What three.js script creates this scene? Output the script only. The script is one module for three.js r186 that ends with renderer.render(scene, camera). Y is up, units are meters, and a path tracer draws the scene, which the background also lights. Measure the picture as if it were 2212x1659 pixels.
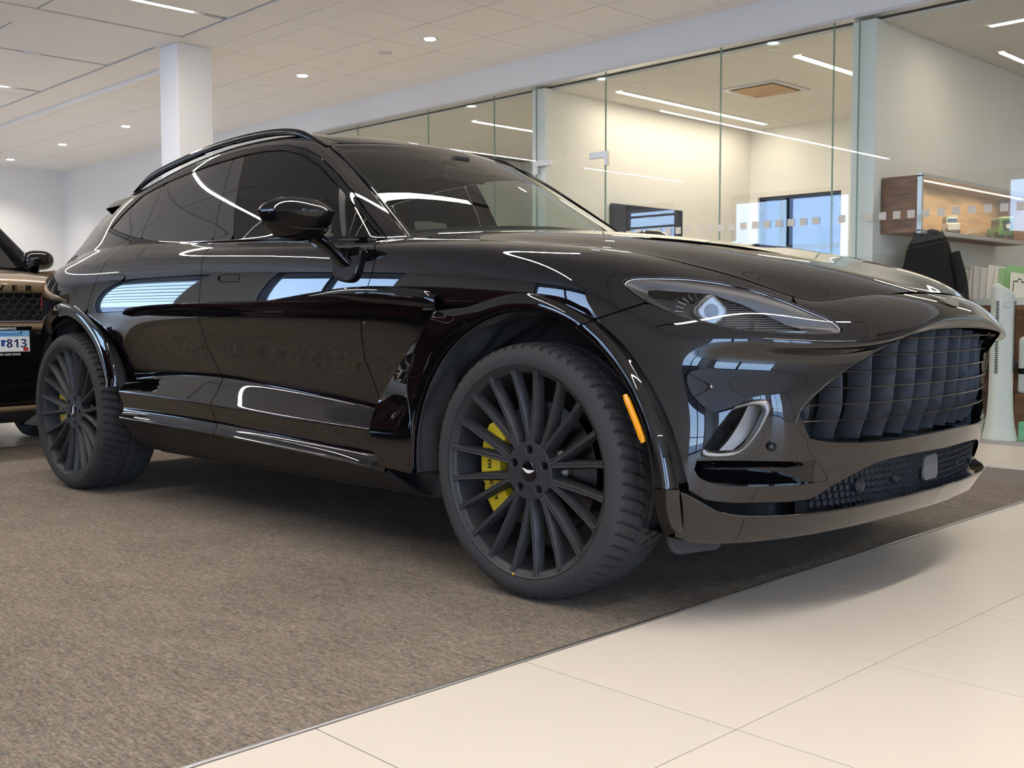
import * as THREE from 'three';
import { mergeGeometries, mergeVertices, toCreasedNormals } from 'three/addons/utils/BufferGeometryUtils.js';
import { RoundedBoxGeometry } from 'three/addons/geometries/RoundedBoxGeometry.js';
import { RectAreaLightUniformsLib } from 'three/addons/lights/RectAreaLightUniformsLib.js';
import { FontLoader } from 'three/addons/loaders/FontLoader.js';
import { TextGeometry } from 'three/addons/geometries/TextGeometry.js';

// ---------------------------------------------------------------- camera, sky, exposure
const scene = new THREE.Scene();
const camera = new THREE.PerspectiveCamera(39.26, 2212 / 1659, 0.05, 400);
camera.rotation.order = 'YXZ';
camera.position.set(2.2932, 0.8579, 3.2188);
camera.rotation.set(-0.063748, 0.797721, -0.002257);
const renderer = new THREE.WebGLRenderer({ antialias: true });
renderer.toneMapping = THREE.LinearToneMapping;
renderer.toneMappingExposure = 1.58;
renderer.outputColorSpace = THREE.SRGBColorSpace;
renderer.shadowMap.enabled = true;
RectAreaLightUniformsLib.init();
// clear sky, paler towards the horizon, the same all round, and the sun high above the glazed side; the showroom sees it only through its windows
{
  const W = 16, H = 256, d = new Float32Array(W * H * 4), mix = (a, b, t) => a + (b - a) * t;
  for (let j = 0; j < H; j++) { const e = Math.max(0, ((j + .5) / H - .5) * 2), t = e ** .6, c = [mix(.52, .10, t), mix(.70, .25, t), mix(1, .72, t)]; for (let i = 0; i < W; i++) { const q = (j * W + i) * 4; d[q] = c[0]; d[q + 1] = c[1]; d[q + 2] = c[2]; d[q + 3] = 1; } }
  const t = new THREE.DataTexture(d, W, H, THREE.RGBAFormat, THREE.FloatType); t.mapping = THREE.EquirectangularReflectionMapping; t.magFilter = t.minFilter = THREE.LinearFilter; t.wrapS = THREE.RepeatWrapping; t.needsUpdate = true; scene.background = t; scene.backgroundIntensity = 7.6;
}
const sun = new THREE.DirectionalLight(0xfff2e0, 3); sun.position.set(10, 42, 22); sun.castShadow = true; sun.shadow.mapSize.set(2048, 2048); Object.assign(sun.shadow.camera, { left: -25, right: 25, top: 25, bottom: -25, near: 1, far: 90 }); scene.add(sun);
// ---------------------------------------------------------------- helpers
const V = (x, y, z) => new THREE.Vector3(x, y, z);
const taken = {};
function numbered(name) { const n = taken[name] = (taken[name] ?? -1) + 1; return n ? name + '_' + String(n).padStart(3, '0') : name; }
function shade(o) { o.traverse((c) => { if (c.isMesh) { c.castShadow = true; c.receiveShadow = true; } }); return o; }
function mesh(name, g, m, parent) { const o = new THREE.Mesh(g, m); o.name = name; o.castShadow = o.receiveShadow = true; parent?.add(o); return o; }
function group(name, parent) { const o = new THREE.Group(); o.name = name; parent?.add(o); return o; }
function tag(o, label, category, grp, kind) { o.userData.label = label; if (category) o.userData.category = category; if (grp) o.userData.group = grp; if (kind) o.userData.kind = kind; return o; }
function thing(name, label, category, pos = [0, 0, 0], turn = 0, grp) { const o = group(numbered(name), scene); o.position.set(...pos); o.rotation.y = turn; return tag(o, label, category, grp); }
function single(name, g, m, label, category, pos = [0, 0, 0], turn = 0, grp) { const o = mesh(numbered(name), g, m, scene); o.position.set(...pos); o.rotation.y = turn; return tag(o, label, category, grp); }
function struct(name, g, m) { const o = mesh(numbered(name), g, m, scene); o.userData.kind = 'structure'; return o; }
function box(x0, y0, z0, x1, y1, z1) { const g = new THREE.BoxGeometry(x1 - x0, y1 - y0, z1 - z0); g.translate((x0 + x1) / 2, (y0 + y1) / 2, (z0 + z1) / 2); return uvMetres(g); }
function rbox(x0, y0, z0, x1, y1, z1, r = 0.005, s = 2) { const g = new RoundedBoxGeometry(x1 - x0, y1 - y0, z1 - z0, s, Math.min(r, 0.49 * Math.min(x1 - x0, y1 - y0, z1 - z0))); g.translate((x0 + x1) / 2, (y0 + y1) / 2, (z0 + z1) / 2); return uvMetres(g); }
function uvMetres(g) { // uv in metres by the main axis of the normal
  const p = g.attributes.position, n = g.attributes.normal, uv = new Float32Array(p.count * 2);
  for (let i = 0; i < p.count; i++) {
    const ax = Math.abs(n.getX(i)), ay = Math.abs(n.getY(i)), az = Math.abs(n.getZ(i));
    if (ay >= ax && ay >= az) { uv[2 * i] = p.getX(i); uv[2 * i + 1] = p.getZ(i); }
    else if (ax >= az) { uv[2 * i] = p.getZ(i); uv[2 * i + 1] = p.getY(i); }
    else { uv[2 * i] = p.getX(i); uv[2 * i + 1] = p.getY(i); }
  }
  g.setAttribute('uv', new THREE.BufferAttribute(uv, 2)); return g;
}
function merged(list) { return mergeGeometries(list.map((g) => { const h = g.index ? g.toNonIndexed() : g.clone(); for (const k of Object.keys(h.attributes)) if (!['position', 'normal', 'uv'].includes(k)) h.deleteAttribute(k); if (!h.attributes.uv) h.setAttribute('uv', new THREE.BufferAttribute(new Float32Array(h.attributes.position.count * 2), 2)); return h; })); }
function tube(pts, r, seg = 40, rad = 8, closed = false) { return new THREE.TubeGeometry(new THREE.CatmullRomCurve3(pts.map((p) => Array.isArray(p) ? V(...p) : p), closed, 'centripetal'), seg, r, rad, closed); }
function seeded(a) { return () => { a |= 0; a = a + 0x6D2B79F5 | 0; let t = Math.imul(a ^ a >>> 15, 1 | a); t = t + Math.imul(t ^ t >>> 7, 61 | t) ^ t; return ((t ^ t >>> 14) >>> 0) / 4294967296; }; }
const lerp = (a, b, t) => a + (b - a) * t, clamp = (x, a, b) => Math.min(b, Math.max(a, x)), sstep = (a, b, x) => { const t = clamp((x - a) / (b - a), 0, 1); return t * t * (3 - 2 * t); };
function table(rows) { // piecewise interpolation, monotone-ish Hermite; rows [[x, a, b..]]
  return (x) => {
    const n = rows.length; if (x <= rows[0][0]) return rows[0].slice(1); if (x >= rows[n - 1][0]) return rows[n - 1].slice(1);
    let i = 0; while (rows[i + 1][0] < x) i++;
    const a = rows[i], b = rows[i + 1], h = b[0] - a[0], t = (x - a[0]) / h;
    return a.slice(1).map((v, k) => {
      const d = (b[k + 1] - v) / h, sl = (j) => j < 0 || j + 1 >= n ? d : (rows[j + 1][k + 1] - rows[j][k + 1]) / (rows[j + 1][0] - rows[j][0]);
      const m0 = sl(i - 1) * d <= 0 ? 0 : (sl(i - 1) + d) / 2, m1 = sl(i + 1) * d <= 0 ? 0 : (sl(i + 1) + d) / 2, t2 = t * t, t3 = t2 * t;
      return (2 * t3 - 3 * t2 + 1) * v + (t3 - 2 * t2 + t) * h * m0 + (-2 * t3 + 3 * t2) * b[k + 1] + (t3 - t2) * h * m1;
    });
  };
}
// cubic B-spline surface through a control net net[i][j] = [x, y, z]; pre / post rows and columns continue it, else it ends on the net's edge
function bsurf(net, { nu = 10, nv = 10, colPre, colPost, rowPre, rowPost } = {}) {
  const I = net.length, J = net[0].length, ref = (a, b) => a.map((v, k) => 2 * v - b[k]);
  const P = []; for (let i = -1; i <= I; i++) P.push([]);
  for (let i = 0; i < I; i++) {
    const c = net[i]; const q = [];
    q.push(rowPre?.[i] ?? ref(c[0], c[1])); for (let j = 0; j < J; j++) q.push(c[j]); q.push(rowPost?.[i] ?? ref(c[J - 1], c[J - 2])); P[i + 1] = q;
  }
  P[0] = P[1].map((v, k) => colPre?.[k - 1] ?? ref(v, P[2][k])); P[I + 1] = P[I].map((v, k) => (colPost && colPost(P[I - 1][k])) ?? ref(v, P[I - 1][k]));
  const B = (t) => [(1 - t) ** 3 / 6, (3 * t ** 3 - 6 * t * t + 4) / 6, (-3 * t ** 3 + 3 * t * t + 3 * t + 1) / 6, t ** 3 / 6];
  const D = (t) => [-((1 - t) ** 2) / 2, (3 * t * t - 4 * t) / 2, (-3 * t * t + 2 * t + 1) / 2, t * t / 2];
  const W = (I - 1) * nu + 1, H = (J - 1) * nv + 1, pos = [], nor = [], uv = [], idx = [];
  for (let a = 0; a < W; a++) {
    const i = Math.min(Math.floor(a / nu), I - 2), s = a / nu - i, bu = B(s), du = D(s);
    for (let b = 0; b < H; b++) {
      const j = Math.min(Math.floor(b / nv), J - 2), t = b / nv - j, bv = B(t), dv = D(t);
      const p = [0, 0, 0], pu = [0, 0, 0], pv = [0, 0, 0];
      for (let m = 0; m < 4; m++) for (let n = 0; n < 4; n++) { const c = P[i + m][j + n], w = bu[m] * bv[n], wu = du[m] * bv[n], wv = bu[m] * dv[n]; for (let k = 0; k < 3; k++) { p[k] += w * c[k]; pu[k] += wu * c[k]; pv[k] += wv * c[k]; } }
      const n = [pu[1] * pv[2] - pu[2] * pv[1], pu[2] * pv[0] - pu[0] * pv[2], pu[0] * pv[1] - pu[1] * pv[0]], l = Math.hypot(...n) || 1;
      pos.push(p); nor.push(n.map((v) => v / l)); uv.push([i + s, j + t]);
    }
  }
  for (let a = 0; a < W - 1; a++) for (let b = 0; b < H - 1; b++) { const q = a * H + b; idx.push([q, q + H, q + H + 1], [q, q + H + 1, q + 1]); }
  return { pos, nor, idx, uv };
}
// keeps the part of a surface where field(p, n, uv) > 0
function clip(S, field) {
  const f = S.pos.map((p, i) => field(p, S.nor[i], S.uv?.[i])), pos = [], nor = [], uv = [], idx = [], map = new Map(), cut = new Map();
  const vert = (i) => { if (!map.has(i)) { map.set(i, pos.length); pos.push(S.pos[i]); nor.push(S.nor[i]); uv.push(S.uv?.[i] ?? [0, 0]); } return map.get(i); };
  const edge = (i, j) => {
    const k = i < j ? i + '_' + j : j + '_' + i; if (!cut.has(k)) {
      const t = f[i] / (f[i] - f[j]); cut.set(k, pos.length); pos.push(S.pos[i].map((v, c) => lerp(v, S.pos[j][c], t)));
      const n = S.nor[i].map((v, c) => lerp(v, S.nor[j][c], t)), l = Math.hypot(...n) || 1; nor.push(n.map((v) => v / l)); const a = S.uv?.[i] ?? [0, 0], b = S.uv?.[j] ?? [0, 0]; uv.push([lerp(a[0], b[0], t), lerp(a[1], b[1], t)]);
    } return cut.get(k);
  };
  for (const tr of S.idx) {
    const s = tr.map((i) => f[i] > 0), n = s[0] + s[1] + s[2];
    if (!n) continue; if (n === 3) { idx.push(tr.map(vert)); continue; }
    const k = n === 1 ? s.indexOf(true) : s.indexOf(false), a = tr[k], b = tr[(k + 1) % 3], c = tr[(k + 2) % 3];
    if (n === 1) idx.push([vert(a), edge(a, b), edge(a, c)]);
    else { const e1 = edge(a, b), e2 = edge(a, c); idx.push([e1, vert(b), vert(c)], [e1, vert(c), e2]); }
  }
  return { pos, nor, uv, idx };
}
// turns a surface into geometry; flange > 0 folds the free edges inward (towards -normal) by that depth
function solid(S, { flange = 0, off = 0, both = false, mirror = false } = {}) {
  const P = S.pos.map((p, i) => p.map((v, k) => v + off * S.nor[i][k])), N = S.nor.slice(), idx = S.idx.slice();
  if (flange) {
    const cnt = new Map(); for (const t of S.idx) for (let k = 0; k < 3; k++) { const a = t[k], b = t[(k + 1) % 3], key = a < b ? a * 4e6 + b : b * 4e6 + a; cnt.has(key) ? cnt.set(key, null) : cnt.set(key, [a, b]); }
    for (const e of cnt.values()) if (e) {
      const [a, b] = e, q = P.length, fl = typeof flange === 'function' ? flange(S.pos[a]) : flange; if (!fl) continue; const n = S.nor[a], d = P[b].map((v, k) => v - P[a][k]), o = [d[1] * n[2] - d[2] * n[1], d[2] * n[0] - d[0] * n[2], d[0] * n[1] - d[1] * n[0]], l = Math.hypot(...o) || 1, on = o.map((v) => v / l);
      P.push(P[a], P[b], P[b].map((v, k) => v - fl * S.nor[b][k]), P[a].map((v, k) => v - fl * S.nor[a][k])); N.push(on, on, on, on); idx.push([q, q + 2, q + 1], [q, q + 3, q + 2]);
    }
  }
  const g = new THREE.BufferGeometry(), m = mirror ? -1 : 1, pa = new Float32Array(P.length * 3), na = new Float32Array(P.length * 3);
  P.forEach((p, i) => { pa[3 * i] = p[0]; pa[3 * i + 1] = p[1]; pa[3 * i + 2] = m * p[2]; const n = N[i]; na[3 * i] = n[0]; na[3 * i + 1] = n[1]; na[3 * i + 2] = m * n[2]; });
  g.setAttribute('position', new THREE.BufferAttribute(pa, 3)); g.setAttribute('normal', new THREE.BufferAttribute(na, 3));
  const uva = new Float32Array(P.length * 2); P.forEach((p, i) => { uva[2 * i] = p[0]; uva[2 * i + 1] = p[1]; }); g.setAttribute('uv', new THREE.BufferAttribute(uva, 2));
  g.setIndex(idx.flatMap((t) => mirror ? [t[0], t[2], t[1]] : t)); return g;
}
// signed distance to a polygon, positive inside
function polyField(poly) {
  return (x, y) => {
    let d = 1e9, s = -1;
    for (let i = 0, n = poly.length, j = n - 1; i < n; j = i++) {
      const ex = poly[j][0] - poly[i][0], ey = poly[j][1] - poly[i][1], wx = x - poly[i][0], wy = y - poly[i][1], t = clamp((wx * ex + wy * ey) / (ex * ex + ey * ey), 0, 1), bx = wx - ex * t, by = wy - ey * t;
      d = Math.min(d, bx * bx + by * by); const c1 = y >= poly[i][1], c2 = y < poly[j][1], c3 = ex * wy > ey * wx; if ((c1 && c2 && c3) || (!c1 && !c2 && !c3)) s = -s;
    }
    return s * Math.sqrt(d);
  };
}
// smooth closed or open curve through 2D points
function smooth2(pts, n = 8, closed = false) { const c = new THREE.CatmullRomCurve3(pts.map((p) => V(p[0], p[1], 0)), closed, 'centripetal'); return c.getPoints(n * pts.length).slice(0, closed ? -1 : undefined).map((p) => [p.x, p.y]); }
// lofted strip between equally long 3D polylines (rows); smooth normals
function loft(rows, closed = false) {
  const R = rows.length, N = rows[0].length, pos = [], uv = [], idx = [];
  rows.forEach((r, i) => r.forEach((p, j) => { pos.push(...(Array.isArray(p) ? p : [p.x, p.y, p.z])); uv.push(j / N, i / R); }));
  for (let i = 0; i < R - 1; i++) for (let j = 0; j < (closed ? N : N - 1); j++) { const a = i * N + j, b = i * N + (j + 1) % N; idx.push(a, b, b + N, a, b + N, a + N); }
  const g = new THREE.BufferGeometry(); g.setAttribute('position', new THREE.Float32BufferAttribute(pos, 3)); g.setAttribute('uv', new THREE.Float32BufferAttribute(uv, 2)); g.setIndex(idx); g.computeVertexNormals(); return g;
}
function spline3(pts, n) { return new THREE.CatmullRomCurve3(pts.map((p) => V(...p)), false, 'centripetal').getSpacedPoints(n).map((p) => [p.x, p.y, p.z]); }
function mirrorZ(g) { const h = g.index ? g.toNonIndexed() : g.clone(); h.scale(1, 1, -1); for (const k of Object.keys(h.attributes)) { const a = h.attributes[k], s = a.itemSize, d = a.array; for (let i = 0; i < a.count; i += 3) for (let c = 0; c < s; c++) { const t = d[(i + 1) * s + c]; d[(i + 1) * s + c] = d[(i + 2) * s + c]; d[(i + 2) * s + c] = t; } } return h; }
// ---------------------------------------------------------------- the black car: body surfaces (x forward from the front axle, y up, z to its right side)
const carZmax = table([[-4.0, .69], [-3.6, .865], [-3.3, .966], [-3.06, .985], [-2.75, .98], [-2.4, .968], [-2.0, .962], [-1.5, .962], [-1.0, .966], [-.7, .968], [-.3, .972], [0, .974], [.25, .968]]);
const carSh = table([[-4.0, 1.055, .62], [-3.6, 1.085, .79], [-3.3, 1.105, .885], [-3.06, 1.11, .912], [-2.75, 1.115, .92], [-2.4, 1.122, .918], [-2.0, 1.12, .917], [-1.5, 1.117, .92], [-1.0, 1.106, .922], [-.78, 1.098, .924], [-.55, 1.089, .925], [-.3, 1.076, .925], [0, 1.047, .92], [.25, 1.008, .902]]);
const carTop = table([[-4.0, 1.075, .57], [-3.6, 1.13, .70], [-3.3, 1.165, .78], [-3.06, 1.18, .815], [-2.75, 1.185, .84], [-2.4, 1.183, .845], [-2.0, 1.165, .848], [-1.5, 1.153, .847], [-1.0, 1.135, .842], [-.86, 1.125, .838], [-.78, 1.128, .73], [-.55, 1.113, .75], [-.3, 1.096, .75], [0, 1.07, .75], [.25, 1.037, .74]]);
const carYB = table([[-2.6, .51], [-2.04, .493], [-1.75, .485], [-1.1, .463], [-.7, .455], [-.3, .45]]), carYT = table([[-2.7, .53], [-2.4, .575], [-2.07, .598], [-1.7, .586], [-1.3, .566], [-1.1, .55], [-.7, .51], [-.5, .49]]), carYS = table([[-2.5, .412], [-2.0, .406], [-1.7, .399], [-1.1, .377], [-.7, .358], [-.45, .34]]);
function carSide(x, xTop = x) {
  const zm = carZmax(x)[0], [ySh, zSh] = carSh(x), [yT, zT] = carTop(xTop), a = sstep(-2.72, -2.35, x) * (1 - sstep(-.62, -.3, x)), yB = carYB(x)[0], yC = carYT(x)[0], yS = carYS(x)[0], yF = yS - .028;
  const o = (k) => zm - .012 - (k - .012) * a, mid = (t) => lerp(yC, .885, t);
  const fin = sstep(-2.62, -2.45, x) * (1 - sstep(-.5, -.35, x));
  return [[.225, .80], [.24, .865], [yF - .028, zm - .03], [yF, zm - .02 + .036 * fin], [yF + .007, zm - .02 + .034 * fin], [yS, zm - .03], [lerp(yS, yB, .5), zm - .022], [yB - .012, zm - .008 * a - .01 * (1 - a)], [yB + .004, zm - .003 * a - .01 * (1 - a)], [yB + .013, o(.012)], [lerp(yB, yC, .52), o(.046)], [yC - .006, o(.080)], [yC + .008, o(.087)], [mid(.25), o(.074)], [mid(.55), o(.042)], [mid(.8), zm - .012], [.885, zm], [lerp(.885, ySh, .5), zm - .008], [lerp(.885, ySh, .85), lerp(zm - .012, zSh, .35)], [ySh, zSh],
    xTop < -.8 ? [yT - .012, zT + .02] : [(ySh + yT) / 2 + .012, (zSh + zT) / 2], [yT, zT]].map(([y, z], r) => [r < 19 ? x : xTop, y, z]);
}
const carFront = [
  { 0: [.46, .24, .93], 3: [.48, .33, .955], 8: [.49, .45, .955], 11: [.49, .55, .95], 14: [.475, .68, .935], 16: [.46, .78, .91], 18: [.45, .87, .885], 19: [.445, .945, .85], 20: [.43, .975, .79], 21: [.415, .995, .725] },
  { 0: [.58, .24, .83], 3: [.60, .33, .84], 8: [.625, .45, .835], 11: [.635, .55, .82], 13: [.625, .64, .805], 14: [.604, .71, .80], 15: [.604, .754, .80], 16: [.664, .776, .79], 17: [.662, .80, .785], 18: [.65, .86, .765], 19: [.625, .905, .74], 20: [.605, .93, .71], 21: [.585, .95, .68] },
  { 0: [.682, .24, .66], 3: [.712, .33, .66], 8: [.737, .45, .66], 11: [.752, .55, .655], 13: [.757, .64, .645], 14: [.742, .695, .64], 15: [.742, .735, .635], 16: [.822, .756, .625], 17: [.822, .776, .62], 18: [.797, .822, .615], 19: [.767, .85, .605], 20: [.742, .866, .60], 21: [.722, .875, .595] },
  { 0: [.768, .25, .45], 3: [.788, .33, .45], 8: [.818, .44, .45], 11: [.833, .55, .445], 13: [.843, .64, .44], 14: [.848, .70, .435], 15: [.848, .752, .43], 16: [.902, .772, .43], 17: [.900, .79, .43], 18: [.865, .84, .43], 19: [.823, .875, .435], 20: [.783, .896, .44], 21: [.753, .905, .445] },
  { 0: [.806, .26, .22], 3: [.826, .33, .22], 8: [.856, .44, .22], 11: [.876, .55, .22], 13: [.886, .64, .22], 14: [.891, .70, .22], 15: [.894, .802, .22], 16: [.912, .825, .22], 17: [.912, .84, .22], 18: [.89, .866, .22], 19: [.855, .892, .22], 20: [.82, .907, .22], 21: [.801, .914, .22] },
  { 0: [.812, .26, 0], 3: [.837, .33, 0], 8: [.867, .44, 0], 11: [.882, .55, 0], 13: [.892, .64, 0], 14: [.899, .70, 0], 15: [.902, .813, 0], 16: [.917, .836, 0], 17: [.917, .85, 0], 18: [.895, .874, 0], 19: [.864, .896, 0], 20: [.835, .909, 0], 21: [.817, .917, 0] }];
const fillRows = (a) => { const k = Object.keys(a).map(Number).sort((p, q) => p - q), t = table(k.map((r) => [r, ...a[r]])); return Array.from({ length: 22 }, (_, r) => t(r)); };
const carXs = [-4.0, -3.6, -3.3, -3.06, -2.75, -2.4, -2.0, -1.5, -1.0, -.86, -.78, -.55, -.3, 0, .25];
const carNet = [...carXs.map((x) => carSide(x)), ...carFront.map(fillRows)];
const carGreen = [ // columns 0..10, rows 22..30 above the belt
  [[-3.94, 1.085, .64], [-3.90, 1.10, .58], [-3.86, 1.115, .52], [-3.82, 1.125, .46], [-3.80, 1.13, .42], [-3.77, 1.135, .35], [-3.75, 1.14, .24], [-3.75, 1.14, .12], [-3.75, 1.14, 0]],
  [[-3.60, 1.158, .705], [-3.60, 1.215, .662], [-3.59, 1.28, .62], [-3.58, 1.345, .585], [-3.57, 1.39, .555], [-3.56, 1.44, .50], [-3.56, 1.462, .345], [-3.56, 1.472, .175], [-3.56, 1.475, 0]],
  [[-3.3, 1.19, .765], [-3.3, 1.25, .72], [-3.3, 1.305, .68], [-3.3, 1.355, .635], [-3.3, 1.39, .60], [-3.3, 1.455, .53], [-3.3, 1.495, .37], [-3.3, 1.51, .19], [-3.3, 1.515, 0]],
  [[-3.06, 1.205, .80], [-3.06, 1.28, .762], [-3.06, 1.345, .725], [-3.06, 1.40, .68], [-3.06, 1.435, .645], [-3.06, 1.50, .56], [-3.06, 1.545, .38], [-3.06, 1.56, .19], [-3.06, 1.565, 0]],
  [[-2.75, 1.205, .828], [-2.75, 1.29, .79], [-2.75, 1.37, .75], [-2.75, 1.44, .71], [-2.75, 1.48, .68], [-2.75, 1.555, .585], [-2.75, 1.60, .39], [-2.75, 1.615, .2], [-2.75, 1.62, 0]],
  [[-2.4, 1.195, .838], [-2.4, 1.29, .805], [-2.4, 1.395, .762], [-2.4, 1.485, .715], [-2.4, 1.53, .683], [-2.4, 1.605, .60], [-2.4, 1.635, .4], [-2.4, 1.65, .2], [-2.4, 1.655, 0]],
  [[-2.0, 1.177, .842], [-2.0, 1.28, .81], [-2.02, 1.395, .768], [-2.05, 1.508, .718], [-2.06, 1.558, .688], [-2.08, 1.628, .61], [-2.1, 1.655, .4], [-2.1, 1.667, .2], [-2.1, 1.67, 0]],
  [[-1.5, 1.165, .842], [-1.55, 1.27, .812], [-1.62, 1.39, .77], [-1.72, 1.51, .72], [-1.76, 1.562, .69], [-1.78, 1.628, .61], [-1.8, 1.652, .4], [-1.8, 1.664, .2], [-1.8, 1.667, 0]],
  [[-1.02, 1.15, .835], [-1.15, 1.26, .805], [-1.32, 1.375, .765], [-1.52, 1.495, .72], [-1.58, 1.55, .69], [-1.62, 1.612, .615], [-1.64, 1.637, .4], [-1.64, 1.649, .2], [-1.64, 1.652, 0]],
  [[-.88, 1.15, .828], [-1.0, 1.255, .79], [-1.16, 1.365, .752], [-1.34, 1.468, .712], [-1.45, 1.525, .69], [-1.52, 1.585, .62], [-1.53, 1.612, .40], [-1.52, 1.626, .2], [-1.51, 1.63, 0]],
  [[-.80, 1.142, .724], [-.95, 1.242, .685], [-1.12, 1.355, .645], [-1.30, 1.470, .607], [-1.42, 1.538, .59], [-1.47, 1.565, .555], [-1.45, 1.583, .37], [-1.42, 1.592, .19], [-1.41, 1.596, 0]]];
const ref3 = (a, b) => a.map((v, k) => 2 * v - b[k]);
const carShell = bsurf(carNet, { nu: 10, nv: 6, colPost: (p) => [p[0], p[1], -p[2]], rowPost: carNet.map((c, i) => i < 10 ? carGreen[i][0] : ref3(c[21], c[20])) });
const carUpper = bsurf(carGreen.map((g, i) => [carNet[i][21], ...g]), { nu: 12, nv: 10, rowPre: carGreen.map((_, i) => carNet[i][20]), rowPost: carGreen.map((g) => [g[7][0], g[7][1], -g[7][2]]) });
// bonnet: from the shut line (top row of the shell) to the centre line
const hoodCols = carNet.slice(10);
const hoodC = table([[-.80, 1.178], [-.55, 1.17], [-.3, 1.155], [0, 1.125], [.25, 1.085], [.415, 1.05], [.575, 1.01], [.70, .965], [.78, .935], [.815, .917]]);
const hoodNet = [[-.78, -.68], [-.55, -.5], [-.3, -.27], [0, 0], [.25, .25], [.415, .42], [.54, .56], [.62, .67], [.68, .76], [.72, .817]].map(([xe, xc], i) => {
  const e = carNet[10 + i][21], yc = hoodC(xc)[0], h = yc - e[1];
  const sec = [[1, 0, 0], [.985, .012, 0], [.93, .2, 0], [.84, .52, 0], [.7, .8, 0], [.52, .98, .0], [.34, 1.04, 0], [.17, 1.01, 0], [0, 1, 0]];
  return sec.map(([f, k]) => [lerp(e[0], xc, 1 - f ** 1.6), e[1] + h * k, e[2] * f]);
});
const carHood = bsurf(hoodNet, { nu: 12, nv: 10, rowPost: hoodNet.map((c) => [c[7][0], c[7][1], -c[7][2]]) });
// windscreen between its base, the pillars and the roof edge
const wsEdge = [carNet[10][21], ...carGreen[10]];
const wsNet = [0, 1, 2, 3, 4].map((k) => { const f = k / 4; return [0, .2, .4, .6, .8, 1].map((t) => {
  const side = table([[0, -.781, 1.128, .73], [.2, -.905, 1.211, .698], [.4, -1.04, 1.301, .664], [.6, -1.185, 1.398, .631], [.8, -1.337, 1.493, .603], [1, -1.455, 1.556, .58]])(t), xc = table([[0, -.60], [.2, -.75], [.4, -.915], [.6, -1.085], [.8, -1.255], [1, -1.412]])(t)[0], yc = table([[0, 1.165], [.2, 1.262], [.4, 1.358], [.6, 1.45], [.8, 1.532], [1, 1.596]])(t)[0], w = 1 - f, b = 1 - w * w;
  return [lerp(side[0], xc, b), lerp(side[1], yc, b), side[2] * w]; }); });
const carScreen = bsurf(wsNet, { nu: 14, nv: 10, colPost: (p) => [p[0], p[1], -p[2]] });
// ---------------------------------------------------------------- materials of the car
const phys = (o) => new THREE.MeshPhysicalMaterial(o), lin = (r, g, b) => new THREE.Color().setRGB(r, g, b);
const M = {
  paint: phys({ color: lin(.0026, .0026, .0034), roughness: .012, specularIntensity: .45, clearcoat: 1, clearcoatRoughness: .012 }),
  gloss: phys({ color: lin(.004, .004, .005), roughness: .5, specularIntensity: 0, clearcoat: 1, clearcoatRoughness: .02 }),
  satin: phys({ color: lin(.012, .012, .013), roughness: .5 }),
  liner: phys({ color: lin(.045, .045, .047), roughness: .92 }),
  dark: phys({ color: lin(.006, .006, .006), roughness: .8 }),
  slat: phys({ color: lin(.013, .016, .022), roughness: .45 }),
  vane: phys({ color: lin(.09, .085, .08), roughness: .16, metalness: 1 }),
  chrome: phys({ color: lin(.62, .62, .64), roughness: .14, metalness: 1 }),
  silver: phys({ color: lin(.24, .235, .235), roughness: .36, metalness: .85 }),
  rim: phys({ color: lin(.030, .030, .033), roughness: .48, metalness: .15 }),
  tyre: phys({ color: lin(.034, .034, .035), roughness: .8 }),
  sidewall: phys({ color: lin(.02, .02, .021), roughness: .7 }),
  disc: phys({ color: lin(.10, .09, .09), roughness: .35, metalness: 1 }),
  yellow: phys({ color: lin(.72, .52, .015), roughness: .35, clearcoat: .6 }),
  amber: phys({ color: lin(.95, .36, .004), roughness: .22, clearcoat: 1 }),
  red: phys({ color: lin(.28, .006, .008), roughness: .15, clearcoat: 1 }),
  white: phys({ color: lin(.8, .8, .8), roughness: .35 }),
  lens: phys({ color: lin(.97, .97, .97), roughness: .0, transmission: 1, thickness: 0, ior: 1.5 }),
  bulb: phys({ color: lin(.95, .96, 1), roughness: .02, transmission: 1, thickness: .02, ior: 1.5 }),
  glassFront: phys({ color: lin(.78, .86, .83), roughness: 0, transmission: 1, thickness: 0, ior: 1.52 }),
  glassRear: phys({ color: lin(.012, .012, .013), roughness: .02, clearcoat: 1, clearcoatRoughness: .0 }),
  glassScreen: phys({ color: lin(.62, .68, .65), roughness: 0, transmission: 1, thickness: 0, ior: 1.52 }),
  leather: phys({ color: lin(.09, .07, .055), roughness: .6 }),
  leatherLight: phys({ color: lin(.46, .37, .29), roughness: .6 }),
  cabin: phys({ color: lin(.035, .035, .035), roughness: .75 }),
  bezel: phys({ color: lin(.085, .085, .09), roughness: .42, metalness: .9 }),
  roofCloth: phys({ color: lin(.40, .39, .37), roughness: .9 }),
  mesh: phys({ color: lin(.03, .034, .042), roughness: .5 }),
  sensor: phys({ color: lin(.10, .105, .115), roughness: .55 }),
};
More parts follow.
